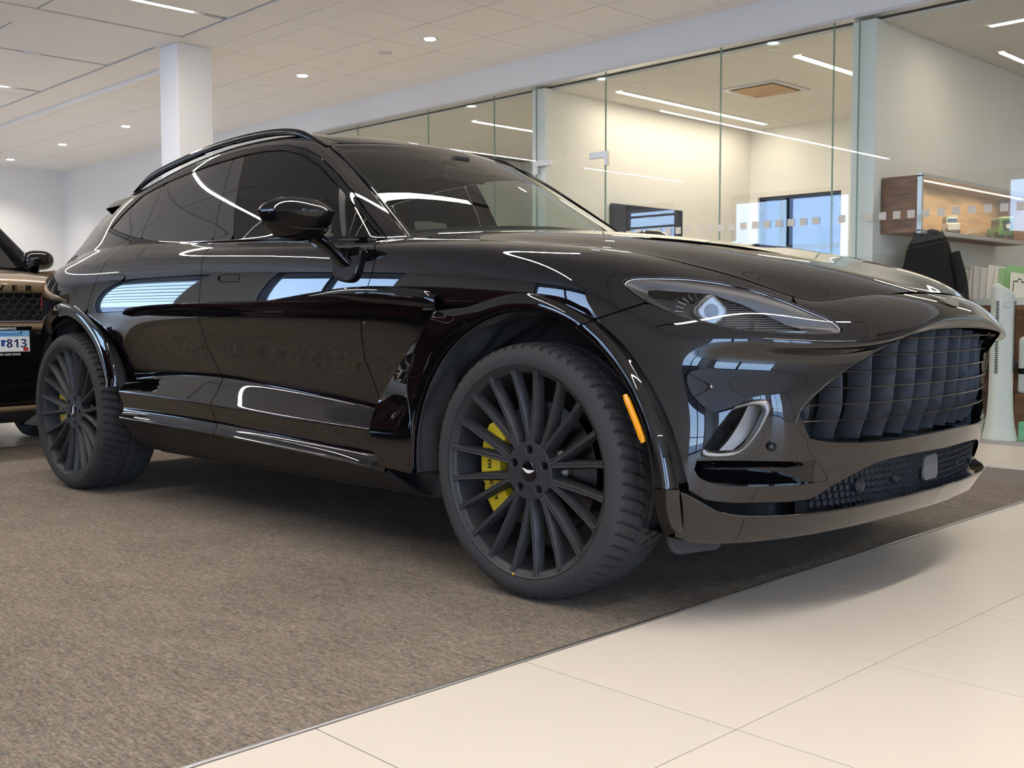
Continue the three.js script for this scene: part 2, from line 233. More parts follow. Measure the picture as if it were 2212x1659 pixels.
// ---------------------------------------------------------------- cut lines, side view (x, y)
const lnF = [[-.70, 1.5], [-.80, 1.16], [-.752, 1.096], [-.706, 1.056], [-.714, 1.002], [-.743, .93], [-.762, .892], [-.791, .786], [-.808, .702], [-.79, .639], [-.771, .56], [-.751, .503], [-.727, .446], [-.701, .36], [-.69, .2]];
const lnB = [[-1.94, 1.5], [-1.885, 1.165], [-1.847, 1.117], [-1.83, .998], [-1.834, .911], [-1.853, .823], [-1.864, .717], [-1.828, .635], [-1.795, .584], [-1.770, .485], [-1.767, .417], [-1.737, .394], [-1.723, .37], [-1.71, .2]];
const lnR = [[-2.64, 1.5], [-2.657, 1.219], [-2.674, 1.161], [-2.708, 1.11], [-2.705, 1.082], [-2.75, .994], [-2.804, .9], [-2.829, .845], [-2.84, .7], [-2.56, .5], [-2.5, .2]];
const fDoorF = polyField([...lnF, ...lnB.slice().reverse()]), fDoorR = polyField([...lnB, ...lnR.slice().reverse()]), fQuarter = polyField([...lnR, [-5, .2], [-5, 1.5]]), fFender = polyField([[.9, 1.5], ...lnF, [.9, .2]]);
const arch = (c, r, pts) => polyField(pts);
const archF = [[-.50, 0], [-.68, .44], [-.748, .504], [-.579, .70], [-.409, .847], [-.376, .852], [-.222, .881], [-.121, .905], [-.051, .915], [.038, .914], [.148, .886], [.262, .835], [.349, .763], [.424, .674], [.468, .603], [.497, .543], [.52, .472], [.537, .393], [.52, 0]];
const archR = smooth2([[-3.62, .5], [-3.53, .62], [-3.42, .765], [-3.303, .86], [-3.152, .907], [-3.033, .917], [-2.919, .898], [-2.799, .85], [-2.673, .776], [-2.604, .708], [-2.555, .6], [-2.535, .45]], 4).concat([[-2.55, 0], [-3.6, 0]]);
const fArchF = polyField(archF), fArchR = polyField(archR);
const fBumper = polyField([[-.75, -.5], [-.75, .72], [-.507, .835], [-.43, .862], [-.358, .886], [.05, .86], [.045, .885], [.04, 1.3], [1.6, 1.3], [1.6, -.5]]); // in (a, y), a = (x - z) / sqrt 2
const A2 = (p) => (p[0] - p[2]) * Math.SQRT1_2;
const lampPts = [[.322, .942, .916], [.331, .953, .902], [.364, .957, .876], [.413, .956, .842], [.472, .952, .796], [.544, .939, .745], [.617, .918, .696], [.692, .886, .65], [.742, .861, .622], [.789, .835, .59], [.81, .815, .577], [.813, .806, .58], [.804, .801, .599], [.763, .8, .66], [.703, .805, .727], [.637, .812, .783], [.565, .827, .829], [.513, .841, .856], [.459, .859, .881], [.402, .886, .902], [.338, .929, .916]];
const lampIn = [[.383, .931, .887], [.394, .936, .877], [.462, .931, .835], [.535, .923, .786], [.613, .897, .744], [.688, .861, .702], [.737, .832, .673], [.761, .812, .657], [.755, .806, .672], [.70, .81, .729], [.637, .817, .783], [.565, .832, .829], [.512, .848, .855], [.472, .863, .873], [.427, .889, .886], [.39, .919, .891]];
const fLamp = polyField(lampPts.map((p) => [A2(p), p[1]])), fLampIn = polyField(lampIn.map((p) => [A2(p), p[1]]));
const grilleHalf = [[.674, .552], [.660, .598], [.611, .644], [.544, .690], [.477, .729], [.418, .767], [.368, .791], [.25, .806], [.065, .812], [-.1, .812], [-.1, .496], [.149, .495], [.346, .491], [.48, .494], [.592, .504], [.65, .52]];
const fGrille = polyField(grilleHalf);
const pocketPts = [[.711, .641, .693], [.674, .638, .743], [.644, .627, .781], [.62, .604, .814], [.601, .566, .842], [.576, .512, .872], [.556, .469, .89], [.551, .438, .894], [.559, .415, .886], [.582, .401, .864], [.615, .392, .824], [.675, .388, .738], [.728, .386, .637], [.766, .394, .552], [.745, .47, .62], [.73, .56, .67]];
const fPocket = polyField(pocketPts.map((p) => [A2(p), p[1]]));
const lowEdge = table([[-.1, .442], [0, .442], [.235, .441], [.393, .429], [.467, .406], [.533, .378], [.582, .351], [.625, .339], [.729, .343], [.817, .347], [.876, .359], [.906, .374], [.95, .386]]);
const G2 = .0022; // half of a shut line
const hoodVent = polyField([[.065, .552], [.141, .549], [.276, .487], [.307, .45], [.395, .39], [.46, .268], [.40, .285], [.332, .315], [.252, .386], [.125, .47]]);
const dlo = [[-2.997, 1.289], [-2.913, 1.356], [-2.778, 1.436], [-2.535, 1.482], [-2.374, 1.502], [-2.144, 1.525], [-1.966, 1.535], [-1.862, 1.542], [-1.728, 1.541], [-1.597, 1.531], [-1.465, 1.5], [-1.332, 1.444], [-1.177, 1.352], [-1.037, 1.262], [-.86, 1.14], [-.90, 1.136], [-.993, 1.141], [-1.51, 1.160], [-1.754, 1.168], [-1.9, 1.171], [-2.149, 1.177], [-2.46, 1.198], [-2.671, 1.227]];
const fDlo = polyField(dlo);
const frameLine = [[-3.03, 1.291], [-2.984, 1.35], [-2.855, 1.455], [-2.612, 1.506], [-2.421, 1.53], [-2.219, 1.553], [-1.97, 1.569], [-1.76, 1.567], [-1.593, 1.553], [-1.468, 1.525], [-1.379, 1.487], [-1.23, 1.403], [-1.078, 1.306], [-.887, 1.169], [-.80, 1.105]];
const fFrame = polyField([...frameLine, [-.80, 1.0], [-2.66, 1.0], [-2.66, 1.206], [-2.70, 1.213], [-3.0, 1.274]]);
const bandB = [[-1.975, 1.6], [-1.969, 1.519], [-1.949, 1.409], [-1.940, 1.311], [-1.916, 1.194], [-1.91, 1.1]], bandB2 = [[-1.885, 1.6], [-1.874, 1.525], [-1.838, 1.4], [-1.804, 1.282], [-1.756, 1.163], [-1.73, 1.1]], bandC = [[-2.56, 1.6], [-2.56, 1.427], [-2.56, 1.349], [-2.572, 1.275], [-2.567, 1.209], [-2.56, 1.1]];
const sail1 = [[-1.30, 1.6], [-1.153, 1.334], [-1.112, 1.271], [-1.032, 1.135], [-1.0, 1.08]], sail2 = [[-1.27, 1.6], [-1.108, 1.31], [-1.062, 1.234], [-1.005, 1.134], [-.975, 1.08]];
const between = (l, r) => polyField([...l, ...r.slice().reverse()]);
const fGFront = between(bandB2, sail1), fGB = between(bandB, bandB2), fGRear = between(bandC, bandB), fGQuarter = between([[-3.3, 1.6], [-3.3, 1.0]], bandC), fSail = between(sail1, sail2), fGFix = between(sail2, [[-.6, 1.6], [-.6, 1.0]]);

const car = thing('car', 'black glossy sports utility car with dark multi-spoke wheels and yellow brake calipers', 'car', [0, .0062, 0], .0397177);
const two = (name, S, mat, o = {}, parents) => [false, true].map((m, i) => mesh(name, solid(S, { ...o, mirror: m }), mat, parents ? parents[i] : car));
// ---------------------------------------------------------------- panels
const pocketDepth = (p) => { const a = A2(p), t = clamp((.64 - p[1]) / .25, 0, 1); return .055 * (1 - sstep(-.22, .0 + .10 * t, a)) + .035 * sstep(.456, .425, p[1]) * (1 - sstep(.0, .12, a)); };
const onNose = (p) => fBumper(A2(p), p[1]);
const notArch = (p) => Math.min(-fArchF(p[0], p[1]), -fArchR(p[0], p[1])) - .001;
const sillV = 3.0;
const pocketEdge = (p) => { const a = A2(p); return fPocket(a, p[1]) > -.004 && fPocket(a, p[1]) < .004 ? (pocketDepth(p) > .004 ? .016 : 0) : .016; };
two('front_bumper', clip(carShell, (p, n, uv) => Math.min(onNose(p) - G2, p[0] < .05 ? -1 : 1, p[0] > .3 ? 1 : -fArchF(p[0], p[1]), -fArchF(p[0], p[1]) - .001 + (p[0] > .56 ? 9 : 0), -fLamp(A2(p), p[1]) - .002, -fGrille(p[2], p[1]), -fPocket(A2(p), p[1]), p[1] - lowEdge(p[2])[0], (21 - uv[1]) - .12)), M.paint, { flange: pocketEdge });
const fender = two('front_fender', clip(carShell, (p, n, uv) => Math.min(-onNose(p) - G2, fFender(p[0], p[1]) - G2, notArch(p), -fLamp(A2(p), p[1]) - .002, uv[1] - sillV, 21 - uv[1] - .05)), M.paint, { flange: .014 });
const rrect = (x0, x1, y0, y1, r, sl) => (p) => { const x = p[0], y = p[1] - sl * (p[0] - x0), qx = Math.abs(x - (x0 + x1) / 2) - (x1 - x0) / 2 + r, qy = Math.abs(y - (y0 + y1) / 2) - (y1 - y0) / 2 + r; return -(Math.hypot(Math.max(qx, 0), Math.max(qy, 0)) + Math.min(Math.max(qx, qy), 0) - r); };
const hF = rrect(-1.697, -1.538, .990, 1.0165, .006, -.02), hR = rrect(-2.62, -2.467, 1.0145, 1.039, .006, -.02);
const doorF = two('front_door', clip(carShell, (p, n, uv) => Math.min(-hF(p) - .0022, fDoorF(p[0], p[1]) - G2, notArch(p), uv[1] - sillV)), M.paint, { flange: .014 });
const doorR = two('rear_door', clip(carShell, (p, n, uv) => Math.min(-hR(p) - .0022, fDoorR(p[0], p[1]) - G2, notArch(p), uv[1] - sillV)), M.paint, { flange: .014 });
two('door_handle', clip(carShell, (p) => hF(p)), M.paint, { off: .0012, flange: .008 }, doorF); two('door_handle', clip(carShell, (p) => hR(p)), M.paint, { off: .0012, flange: .008 }, doorR);
two('rear_quarter_panel', clip(carShell, (p, n, uv) => Math.min(fQuarter(p[0], p[1]) - G2, notArch(p), uv[1] - sillV)), M.paint, { flange: .014 });
two('side_sill', clip(carShell, (p, n, uv) => Math.min(sillV - .12 - uv[1], notArch(p), -.45 - p[0], p[0] + 2.62)), M.satin, { flange: .01 });
two('body_shell', clip(carShell, (p, n, uv) => Math.min(notArch(p), p[0] > .2 ? -1 : 1, uv[1] - 1)), M.dark, { off: -.016 });
two('roof_side', clip(carUpper, (p, n, uv) => Math.min(-fFrame(p[0], p[1]) - .0015, uv[1] - (p[0] < -2.6 ? 0 : .0), 6.25 - uv[1])), M.paint, { flange: .008 });
two('roof_panel', clip(carUpper, (p, n, uv) => Math.min(uv[1] - 6.29)), M.paint, {});
two('window_frame', clip(carUpper, (p, n) => Math.min(fFrame(p[0], p[1]) - .001, -fDlo(p[0], p[1]) - .001)), M.gloss, { flange: .006 });
const gl = (f, mat, name, parents) => two(name, clip(carUpper, (p) => Math.min(f(p[0], p[1]) - .0018, fDlo(p[0], p[1]) - .0018)), mat, { off: -.004 }, parents);
gl(fGFront, M.glassFront, 'side_window', doorF); gl(fGB, M.glassRear, 'pillar_trim'); gl(fGRear, M.glassRear, 'side_window', doorR); gl(fGQuarter, M.glassRear, 'quarter_window'); gl(fGFix, M.glassFront, 'quarter_window', doorF);
two('window_post', clip(carUpper, (p) => Math.min(fSail(p[0], p[1]), fDlo(p[0], p[1]))), M.satin, { off: -.001, flange: .01 }, doorF);
const hoodS = clip(carHood, (p, n, uv) => Math.min(uv[1] - .45, 8.9 - uv[0], -hoodVent(p[0], p[2])));
mesh('bonnet', merged([solid(hoodS, { flange: .014 }), solid(hoodS, { flange: .014, mirror: true })]), M.paint, car);
two('bonnet_vent', clip(carHood, (p) => hoodVent(p[0], p[2]) + .006), M.dark, { off: -.022 });
for (const s of [1, -1]) for (let k = 0; k < 3; k++) mesh('vent_blade', tube([[.13 + .05 * k, 1.085 - .012 * k, s * (.535 - .03 * k)], [.24 + .05 * k, 1.07 - .012 * k, s * (.47 - .035 * k)], [.33 + .05 * k, 1.054 - .012 * k, s * (.40 - .035 * k)]], .004, 16, 6), M.satin, car);
const screenS = carScreen, frit = (p) => { const uv = p; return 0; };
const wsField = (uv) => Math.min(uv[0] - .13, uv[1] - .42, 4.86 - uv[1]);
mesh('windscreen', merged([solid(clip(carScreen, (p, n, uv) => wsField(uv) + .1)), solid(clip(carScreen, (p, n, uv) => wsField(uv) + .1), { mirror: true })]), M.glassScreen, car);
mesh('windscreen_border', merged([solid(clip(carScreen, (p, n, uv) => -wsField(uv)), { off: -.004 }), solid(clip(carScreen, (p, n, uv) => -wsField(uv)), { off: -.004, mirror: true })]), M.glassRear, car);
// seals along the screen pillars and belt
for (const s of [1, -1]) { mesh('screen_trim', tube(wsEdge.slice(0, 7).map((p) => [p[0] + .004, p[1] + .002, s * p[2]]), .004, 50, 6), M.gloss, car); mesh('belt_trim', tube([[-.90, 1.134, .834], [-1.2, 1.147, .846], [-1.55, 1.158, .8475], [-1.88, 1.166, .849], [-2.15, 1.172, .846], [-2.4, 1.189, .841]].map((p) => [p[0], p[1], s * p[2]]), .0045, 40, 6), M.gloss, car); }
// roof rails and rear spoiler
for (const s of [1, -1]) {
  const rail = [[-3.05, 1.482, .595], [-2.9, 1.537, .602], [-2.55, 1.598, .602], [-2.15, 1.636, .602], [-1.79, 1.637, .602], [-1.62, 1.614, .602], [-1.5, 1.571, .597], [-1.43, 1.542, .592]], c = spline3(rail, 60);
  const sec = [[-.012, -.014], [-.015, 0], [-.009, .013], [0, .016], [.009, .013], [.015, 0], [.012, -.014], [-.012, -.014]];
  const rows = sec.map(([dz, dy]) => c.map((p, i) => { const e = Math.min(1, Math.min(i, 60 - i) / 7 + .1); return [p[0], p[1] + dy * e, s * (p[2] + dz)]; }));
  mesh('roof_rail', loft(s > 0 ? rows.reverse() : rows), M.gloss, car);
}
mesh('rear_spoiler', loft([[-2.95, 1.568, .075], [-3.2, 1.540, .06], [-3.42, 1.512, .042], [-3.53, 1.494, .028], [-3.55, 1.482, .020], [-3.5, 1.462, .022], [-3.36, 1.43, .04]].map((b) => Array.from({ length: 25 }, (_, i) => { const t = i / 12 - 1; return [b[0] + .09 * t * t, b[1] + .016 - b[2] * t * t - .05 * Math.max(0, Math.abs(t) - .88) / .12, -t * .555]; }))), M.paint, car);
// ---------------------------------------------------------------- wheel arch lips, fender blades and liners
for (const s of [1, -1]) {
  const pts = (a) => a.map((p) => [p[0], p[1], s * p[2]]), flip = (r) => s > 0 ? r : r.slice().reverse();
  const circ = (cx, r, a0, a1, z, n = 60) => Array.from({ length: n + 1 }, (_, i) => { const a = lerp(a0, a1, i / n) * Math.PI / 180; return [cx + r * Math.cos(a), .385 + r * Math.sin(a), z]; });
  const outF = spline3([[-.374, .868, .972], [-.30, .873, .973], [-.222, .881, .972], [-.121, .905, .968], [-.051, .915, .966], [.038, .914, .966], [.148, .886, .964], [.262, .835, .957]], 60), zIn = .992;
  const arcIn = (x0, x1, n = 60) => Array.from({ length: n + 1 }, (_, i) => { const a = lerp(Math.acos(clamp(x0 / .48, -1, 1)), Math.acos(clamp(x1 / .48, -1, 1)), i / n); return [.48 * Math.cos(a), .385 + .48 * Math.sin(a), zIn - .004]; });
  const lip = (o, i, name) => { const back = i.map((p) => [p[0], p[1] + .002, p[2] - .03]); mesh(name, loft(flip([pts(o), pts(o.map((p, k) => p.map((v, c) => c === 2 ? i[k][2] - .006 : lerp(v, i[k][c], .05)))), pts(o.map((p, k) => p.map((v, c) => c === 2 ? i[k][2] - .0015 : lerp(v, i[k][c], .5)))), pts(i), pts(i.map((p) => [p[0], p[1], p[2] - .006])), pts(back)])), M.paint, car); };
  lip(outF, arcIn(-.2, .205), 'wheel_arch_lip');
  const outB = spline3([[.266, .832, .957], [.349, .763, .955], [.424, .674, .953], [.468, .603, .953], [.497, .543, .953], [.52, .472, .952], [.537, .393, .945]], 60); lip(outB, arcIn(.211, .4799), 'wheel_arch_lip');
  const outL = spline3([[.537, .390, .944], [.535, .34, .935], [.525, .28, .91], [.51, .245, .88]], 20); lip(outL, spline3([[.48, .388, .975], [.476, .34, .965], [.468, .28, .93], [.455, .243, .89]], 20), 'wheel_arch_lip');
  // blade behind the front wheel: from the upper strake down to the sill
  const bl = spline3([[-.376, .868, .970], [-.415, .842, .966], [-.585, .688, .950], [-.70, .53, .966], [-.715, .47, .974], [-.70, .40, .975], [-.68, .34, .968]], 60), bi = Array.from({ length: 61 }, (_, i) => { const a = lerp(114.6, 184, (i / 60) ** 1.05) * Math.PI / 180; return [.48 * Math.cos(a), .385 + .48 * Math.sin(a), zIn - .004]; });
  const ridge = spline3([[-.374, .868, .980], [-.41, .838, .984], [-.485, .72, .986], [-.512, .62, .986], [-.497, .53, .986], [-.492, .42, .983], [-.50, .33, .975]], 60); lip(ridge, bi, 'wheel_arch_lip'); mesh('fender_blade', loft(flip([pts(bl), pts(bl.map((p, k) => p.map((v, c) => lerp(v, ridge[k][c], .5) + (c === 2 ? .002 : 0)))), pts(ridge)])), M.paint, car);
  const outR = spline3([[-3.555, .40, .885], [-3.548, .52, .90], [-3.50, .66, .92], [-3.42, .765, .94], [-3.303, .86, .958], [-3.152, .907, .966], [-3.033, .917, .97], [-2.919, .898, .974], [-2.799, .85, .978], [-2.673, .776, .978], [-2.604, .708, .975], [-2.56, .6, .97], [-2.552, .53, .965]], 60), inR = Array.from({ length: 61 }, (_, i) => { const a = lerp(181, 17, i / 60) * Math.PI / 180; return [-3.06 + .467 * Math.cos(a), .385 + .467 * Math.sin(a), zIn - .11 * sstep(.1, 1.05, a - 1.57)]; });
  lip(outR, inR, 'wheel_arch_lip');
  for (const [cx, r] of [[0, .475], [-3.06, .465]]) {
    const rnd = seeded(cx ? 5 : 9), W = 28, H = 40, rows = [];
    for (let i = 0; i <= W; i++) { const z = lerp(cx ? .93 : .975, .60, i / W), row = []; for (let k = 0; k <= H; k++) { const a = lerp(cx ? 8 : 1, cx ? 172 : 186, k / H) * Math.PI / 180, b = .010 * Math.sin(k * .9 + 2.2 * Math.sin(i * .35)) + .008 * Math.sin(i * .8 + k * .31) + .004 * rnd(), rr = r + .002 + (i < 2 ? 0 : b + .012); row.push([cx + rr * Math.cos(a), .385 + rr * Math.sin(a), s * z]); } rows.push(row); }
    rows.push(rows[W].map((p) => [cx + (p[0] - cx) * .3, .385 + (p[1] - .385) * .3, s * .58]));
    mesh('wheel_arch_liner', loft(flip(rows)), M.liner, car);
  }
  // side strake and vent
  const st = spline3([[-1.066, .922, .966], [-.92, .929, .972], [-.73, .925, .98], [-.5, .912, .985], [-.40, .902, .984], [-.37, .894, .978]], 50), h = (i) => .004 + .025 * sstep(0, 30, i) * (1 - .25 * sstep(46, 50, i));
  mesh('side_strake', loft(flip([[-.6, -.9], [0, -1], [.9, -.75], [1, 0], [.85, .7], [.1, 1], [-.6, .8]].map(([dz, dy]) => pts(st.map((p, i) => [p[0], p[1] + dy * h(i), p[2] + dz * (.004 + .008 * sstep(0, 25, i))])))), false), M.gloss, car);
  mesh('side_badge', loft(flip([[.012, 0], [.004, .008], [-.004, .008], [-.012, 0]].map(([dy]) => pts([[-.768, .836 + dy, .958], [-.745, .838 + dy * .8, .957], [-.72, .833 + dy * .6, .956]])))), M.silver, car);
}
// ---------------------------------------------------------------- wheels
const font = await new FontLoader().loadAsync('fonts/droid/droid_sans_bold.typeface.json');
function lathe(pr, n = 96) { const g = new THREE.LatheGeometry(pr.map(([r, z]) => new THREE.Vector2(r, z)), n); g.rotateX(Math.PI / 2); return g; } // turns about z
function tyreGeometry(w) { // w: width of the tread band behind the outer shoulder
  const prof = []; const add = (r, z, t) => prof.push([r, z, t]);
  for (const [r, z] of [[.3165, -.02], [.317, -.006], [.3205, -.001], [.3225, .004], [.328, .0055], [.340, .0075], [.352, .0065], [.362, .002], [.370, -.005]]) add(r, z, -1);
  const T = 44; for (let k = 0; k <= T; k++) { const t = k / T, e = Math.abs(t - .5) * 2; add(.3875 - .0105 * e ** 5, -.010 - w * t, t); }
  for (const [r, dz] of [[.366, -.008], [.35, -.016], [.33, -.014], [.31, -.004]]) add(r, -.010 - w + dz, -1);
  const N = 64, Q = 14, A = N * Q, H = prof.length, pos = [], idx = [];
  for (let a = 0; a <= A; a++) {
    const th = a / A * Math.PI * 2; for (const [r, z, t] of prof) {
      let d = 0; if (t >= 0) {
        const e = Math.abs(t - .5) * 2, ph = a / Q + 1.1 * (1 - e) ** 1.2 * (1) + (t > .5 ? .5 : 0), f = ph - Math.floor(ph);
        if (e > .1 && f < .27) d = .0095 * Math.min(1, (e - .1) * 12); if (e < .08 || (e > .44 && e < .50)) d = Math.max(d, .0065);
        if (e > .52 && e < .97 && f > .3 && (Math.floor(f * 14) % 3 === 0)) d = Math.max(d, .0009);
      }
      pos.push((r - d) * Math.cos(th), (r - d) * Math.sin(th), z);
    }
  }
  for (let a = 0; a < A; a++) for (let j = 0; j < H - 1; j++) { const q = a * H + j; idx.push(q, q + H, q + H + 1, q, q + H + 1, q + 1); }
  const g = new THREE.BufferGeometry(); g.setAttribute('position', new THREE.Float32BufferAttribute(pos, 3)); g.setIndex(idx); return toCreasedNormals(g, .55);
}
function spokeGeometry(sg) {
  const rows = []; const n = 12;
  for (let i = 0; i <= n; i++) {
    const t = i / n, r = lerp(.0835, .309, t), zf = -.0305 + .0275 * t ** 1.6, lat = sg * lerp(.0055, .0475, Math.max(0, (t - .07) / .93)), wf = lerp(.0085, .0058, t) + .004 * sstep(.84, 1, t), wb = wf + lerp(.010, .005, t), dp = lerp(.040, .030, t);
    const P = (w, z) => { return [lat + w, r - .5 * (lat * lat) / r, z]; };
    rows.push([P(-wf, zf - .002), P(-wf * .72, zf), P(-wf * .25, zf - .0016), P(wf * .25, zf - .0016), P(wf * .72, zf), P(wf, zf - .002), P(wb, zf - dp), P(-wb, zf - dp)]);
  }
  const g = loft(rows.map((r) => r.slice().reverse()), true); const h = toCreasedNormals(g, .6); return h;
}
const spokeG = [spokeGeometry(-1), spokeGeometry(1)];
const rimG = lathe([[.2995, -.25], [.30, -.235], [.279, -.2], [.279, -.10], [.292, -.055], [.2965, -.03], [.2975, -.018], [.3005, -.0125], [.3075, -.008], [.3135, -.0035], [.3175, .0015], [.3205, .0015], [.3215, -.003], [.3185, -.010]], 120);
const hubShape = new THREE.Shape(); hubShape.absarc(0, 0, .086, 0, Math.PI * 2); { const h = new THREE.Path(); h.absarc(0, 0, .0335, 0, Math.PI * 2, true); hubShape.holes.push(h); for (let k = 0; k < 5; k++) { const a = Math.PI / 2 + k * Math.PI * .4, q = new THREE.Path(); q.absarc(.064 * Math.cos(a), .064 * Math.sin(a), .0155, 0, Math.PI * 2, true); hubShape.holes.push(q); } }
const hubG = new THREE.ExtrudeGeometry(hubShape, { depth: .03, bevelSize: .003, bevelThickness: .006, bevelSegments: 4, curveSegments: 40 }); hubG.translate(0, 0, -.0665);
const hubBackG = lathe([[.0001, -.066], [.0868, -.066], [.0868, -.09], [.0001, -.09]], 40);
const capG = lathe([[.0001, -.0265], [.02, -.027], [.031, -.0285], [.0338, -.032], [.0338, -.05]], 48);
const wing = new THREE.Shape(); wing.moveTo(0, -.006); wing.lineTo(.004, -.0055); wing.quadraticCurveTo(.012, -.004, .017, .001); wing.lineTo(.0245, .0048); wing.lineTo(.0245, .0066); wing.lineTo(.012, .0058); wing.lineTo(.006, .0045); wing.lineTo(0, .0045); wing.lineTo(-.006, .0045); wing.lineTo(-.012, .0058); wing.lineTo(-.0245, .0066); wing.lineTo(-.0245, .0048); wing.lineTo(-.017, .001); wing.quadraticCurveTo(-.012, -.004, -.004, -.0055);
const wingG = new THREE.ExtrudeGeometry(wing, { depth: .0012, bevelEnabled: false }); wingG.translate(0, 0, -.0275);
const nutG = new THREE.CylinderGeometry(.009, .009, .02, 6); nutG.rotateX(Math.PI / 2); nutG.translate(0, 0, -.056);
const discG = lathe([[.09, -.075], [.10, -.078], [.105, -.098], [.205, -.098], [.206, -.10], [.206, -.13], [.10, -.13], [.09, -.14]], 90);
function caliperGeometry() {
  const sh = new THREE.Shape(), a0 = 2.52, a1 = 3.88, R = .232, r = .158; for (let k = 0; k <= 24; k++) { const a = lerp(a0, a1, k / 24), w = R - .008 * (k % 8 < 1 ? 1 : 0); k ? sh.lineTo(w * Math.cos(a), w * Math.sin(a)) : sh.moveTo(w * Math.cos(a), w * Math.sin(a)); } for (let k = 24; k >= 0; k--) { const a = lerp(a0 + .05, a1 - .05, k / 24); sh.lineTo(r * Math.cos(a), r * Math.sin(a)); }
  const g = new THREE.ExtrudeGeometry(sh, { depth: .05, bevelSize: .004, bevelThickness: .006, bevelSegments: 2 }); g.translate(0, 0, -.118); return g;
}
const caliperG = caliperGeometry();
const caliperTextG = (() => { const list = [], word = 'ASTON MARTIN'; for (let i = 0; i < word.length; i++) { if (word[i] === ' ') continue; const g = new TextGeometry(word[i], { font, size: .015, depth: .0012, curveSegments: 3 }); g.computeBoundingBox(); g.translate(-(g.boundingBox.max.x) / 2, -.0075, 0); const a = 3.70 - i * .088; g.rotateZ(a - Math.PI / 2); g.translate(.196 * Math.cos(a), .196 * Math.sin(a), -.0615); list.push(g); } return merged(list); })();
const tyreGs = [tyreGeometry(.232), tyreGeometry(.270)];
function makeWheel(x, side, rear) {
  const w = group('wheel', car); w.position.set(x - .006, .3845, side * .973); if (side < 0) w.rotation.y = Math.PI; w.userData.label = rear ? 'rear wheel with dark twin-spoke rim' : 'front wheel with dark twin-spoke rim and yellow caliper';
  mesh('tyre', tyreGs[rear ? 1 : 0], M.tyre, w); mesh('rim', rimG, M.rim, w); const spin = rear ? .9 : 0;
  for (let k = 0; k < 10; k++) for (const i of [0, 1]) { const s = mesh('spoke', spokeG[i], M.rim, w); s.rotation.z = k * Math.PI / 5 + spin; }
  const hub = mesh('hub', merged([hubG, hubBackG]), M.rim, w); hub.rotation.z = spin; const cap = mesh('centre_cap', capG, M.gloss, w); mesh('cap_emblem', wingG, M.white, w).rotation.z = rear ? 1.2 : -.08;
  for (let k = 0; k < 5; k++) { const a = Math.PI / 2 + k * Math.PI * .4 + spin, n = mesh('wheel_nut', nutG, M.dark, w); n.position.set(.064 * Math.cos(a), .064 * Math.sin(a), -.016); }
  mesh('brake_disc', discG, M.disc, w); mesh('brake_caliper', caliperG, M.yellow, w); if (!rear) mesh('caliper_lettering', caliperTextG, M.dark, w);
  mesh('wheel_carrier', lathe([[.0001, -.135], [.16, -.135], [.16, -.2], [.0001, -.24]], 24), M.dark, w);
  const dot = new THREE.CircleGeometry(.0042, 16); dot.translate(-.035, -.312, .0025); mesh('balance_dot', dot, M.yellow, w);
}
for (const s of [1, -1]) { makeWheel(0, s, false); makeWheel(-3.06, s, true); }
// ---------------------------------------------------------------- front: lamps, grille, lower intakes, splitter
const frontTris = carShell.idx.filter((t) => carShell.pos[t[0]][0] > .3);
function frontAt(z, y) { // point and normal of the nose surface at (z, y)
  const s = z < 0 ? -1 : 1; z = Math.max(Math.abs(z), 1e-4); let best = null;
  for (const t of frontTris) { const [a, b, c] = t.map((i) => carShell.pos[i]), d = (b[1] - c[1]) * (a[2] - c[2]) + (c[2] - b[2]) * (a[1] - c[1]); if (Math.abs(d) < 1e-12) continue; const u = ((b[1] - c[1]) * (z - c[2]) + (c[2] - b[2]) * (y - c[1])) / d, v = ((c[1] - a[1]) * (z - c[2]) + (a[2] - c[2]) * (y - c[1])) / d, w = 1 - u - v; if (u < -.001 || v < -.001 || w < -.001) continue; const x = u * a[0] + v * b[0] + w * c[0]; if (!best || x > best[0]) best = [x, t]; }
  return best ? [best[0], y, s * z] : null;
}
function pushIn(S, fn) { return { ...S, pos: S.pos.map((p, i) => { const d = fn(p, i); return p.map((v, k) => v - d * S.nor[i][k]); }) }; }
function renormal(S) { const n = S.pos.map(() => [0, 0, 0]); for (const [a, b, c] of S.idx) { const p = S.pos[a], e = S.pos[b].map((v, k) => v - p[k]), f = S.pos[c].map((v, k) => v - p[k]), m = [e[1] * f[2] - e[2] * f[1], e[2] * f[0] - e[0] * f[2], e[0] * f[1] - e[1] * f[0]]; for (const i of [a, b, c]) for (let k = 0; k < 3; k++) n[i][k] += m[k]; } return { ...S, nor: n.map((v, i) => { const l = Math.hypot(...v); return l > 1e-12 ? v.map((q) => q / l) : S.nor[i]; }) }; }
// headlamps
const lampArea = clip(carShell, (p) => p[0] > .25 && p[1] > .7 ? fLamp(A2(p), p[1]) + .001 : -1);
const lampTris = lampArea.idx;
function lampAt(a, y) { for (const t of lampTris) { const P = t.map((i) => lampArea.pos[i]), [A, B, C] = P.map((p) => [A2(p), p[1]]), d = (B[1] - C[1]) * (A[0] - C[0]) + (C[0] - B[0]) * (A[1] - C[1]); if (Math.abs(d) < 1e-12) continue; const u = ((B[1] - C[1]) * (a - C[0]) + (C[0] - B[0]) * (y - C[1])) / d, v = ((C[1] - A[1]) * (a - C[0]) + (A[0] - C[0]) * (y - C[1])) / d, w = 1 - u - v; if (u < -.01 || v < -.01 || w < -.01) continue; return P[0].map((q, k) => u * P[0][k] + v * P[1][k] + w * P[2][k]); } return null; }
const lampGroups = [1, -1].map((s) => { const g = group('headlamp', car); return g; });
const inward = [-.62, -.35, -.70]; // mean direction into the lamp
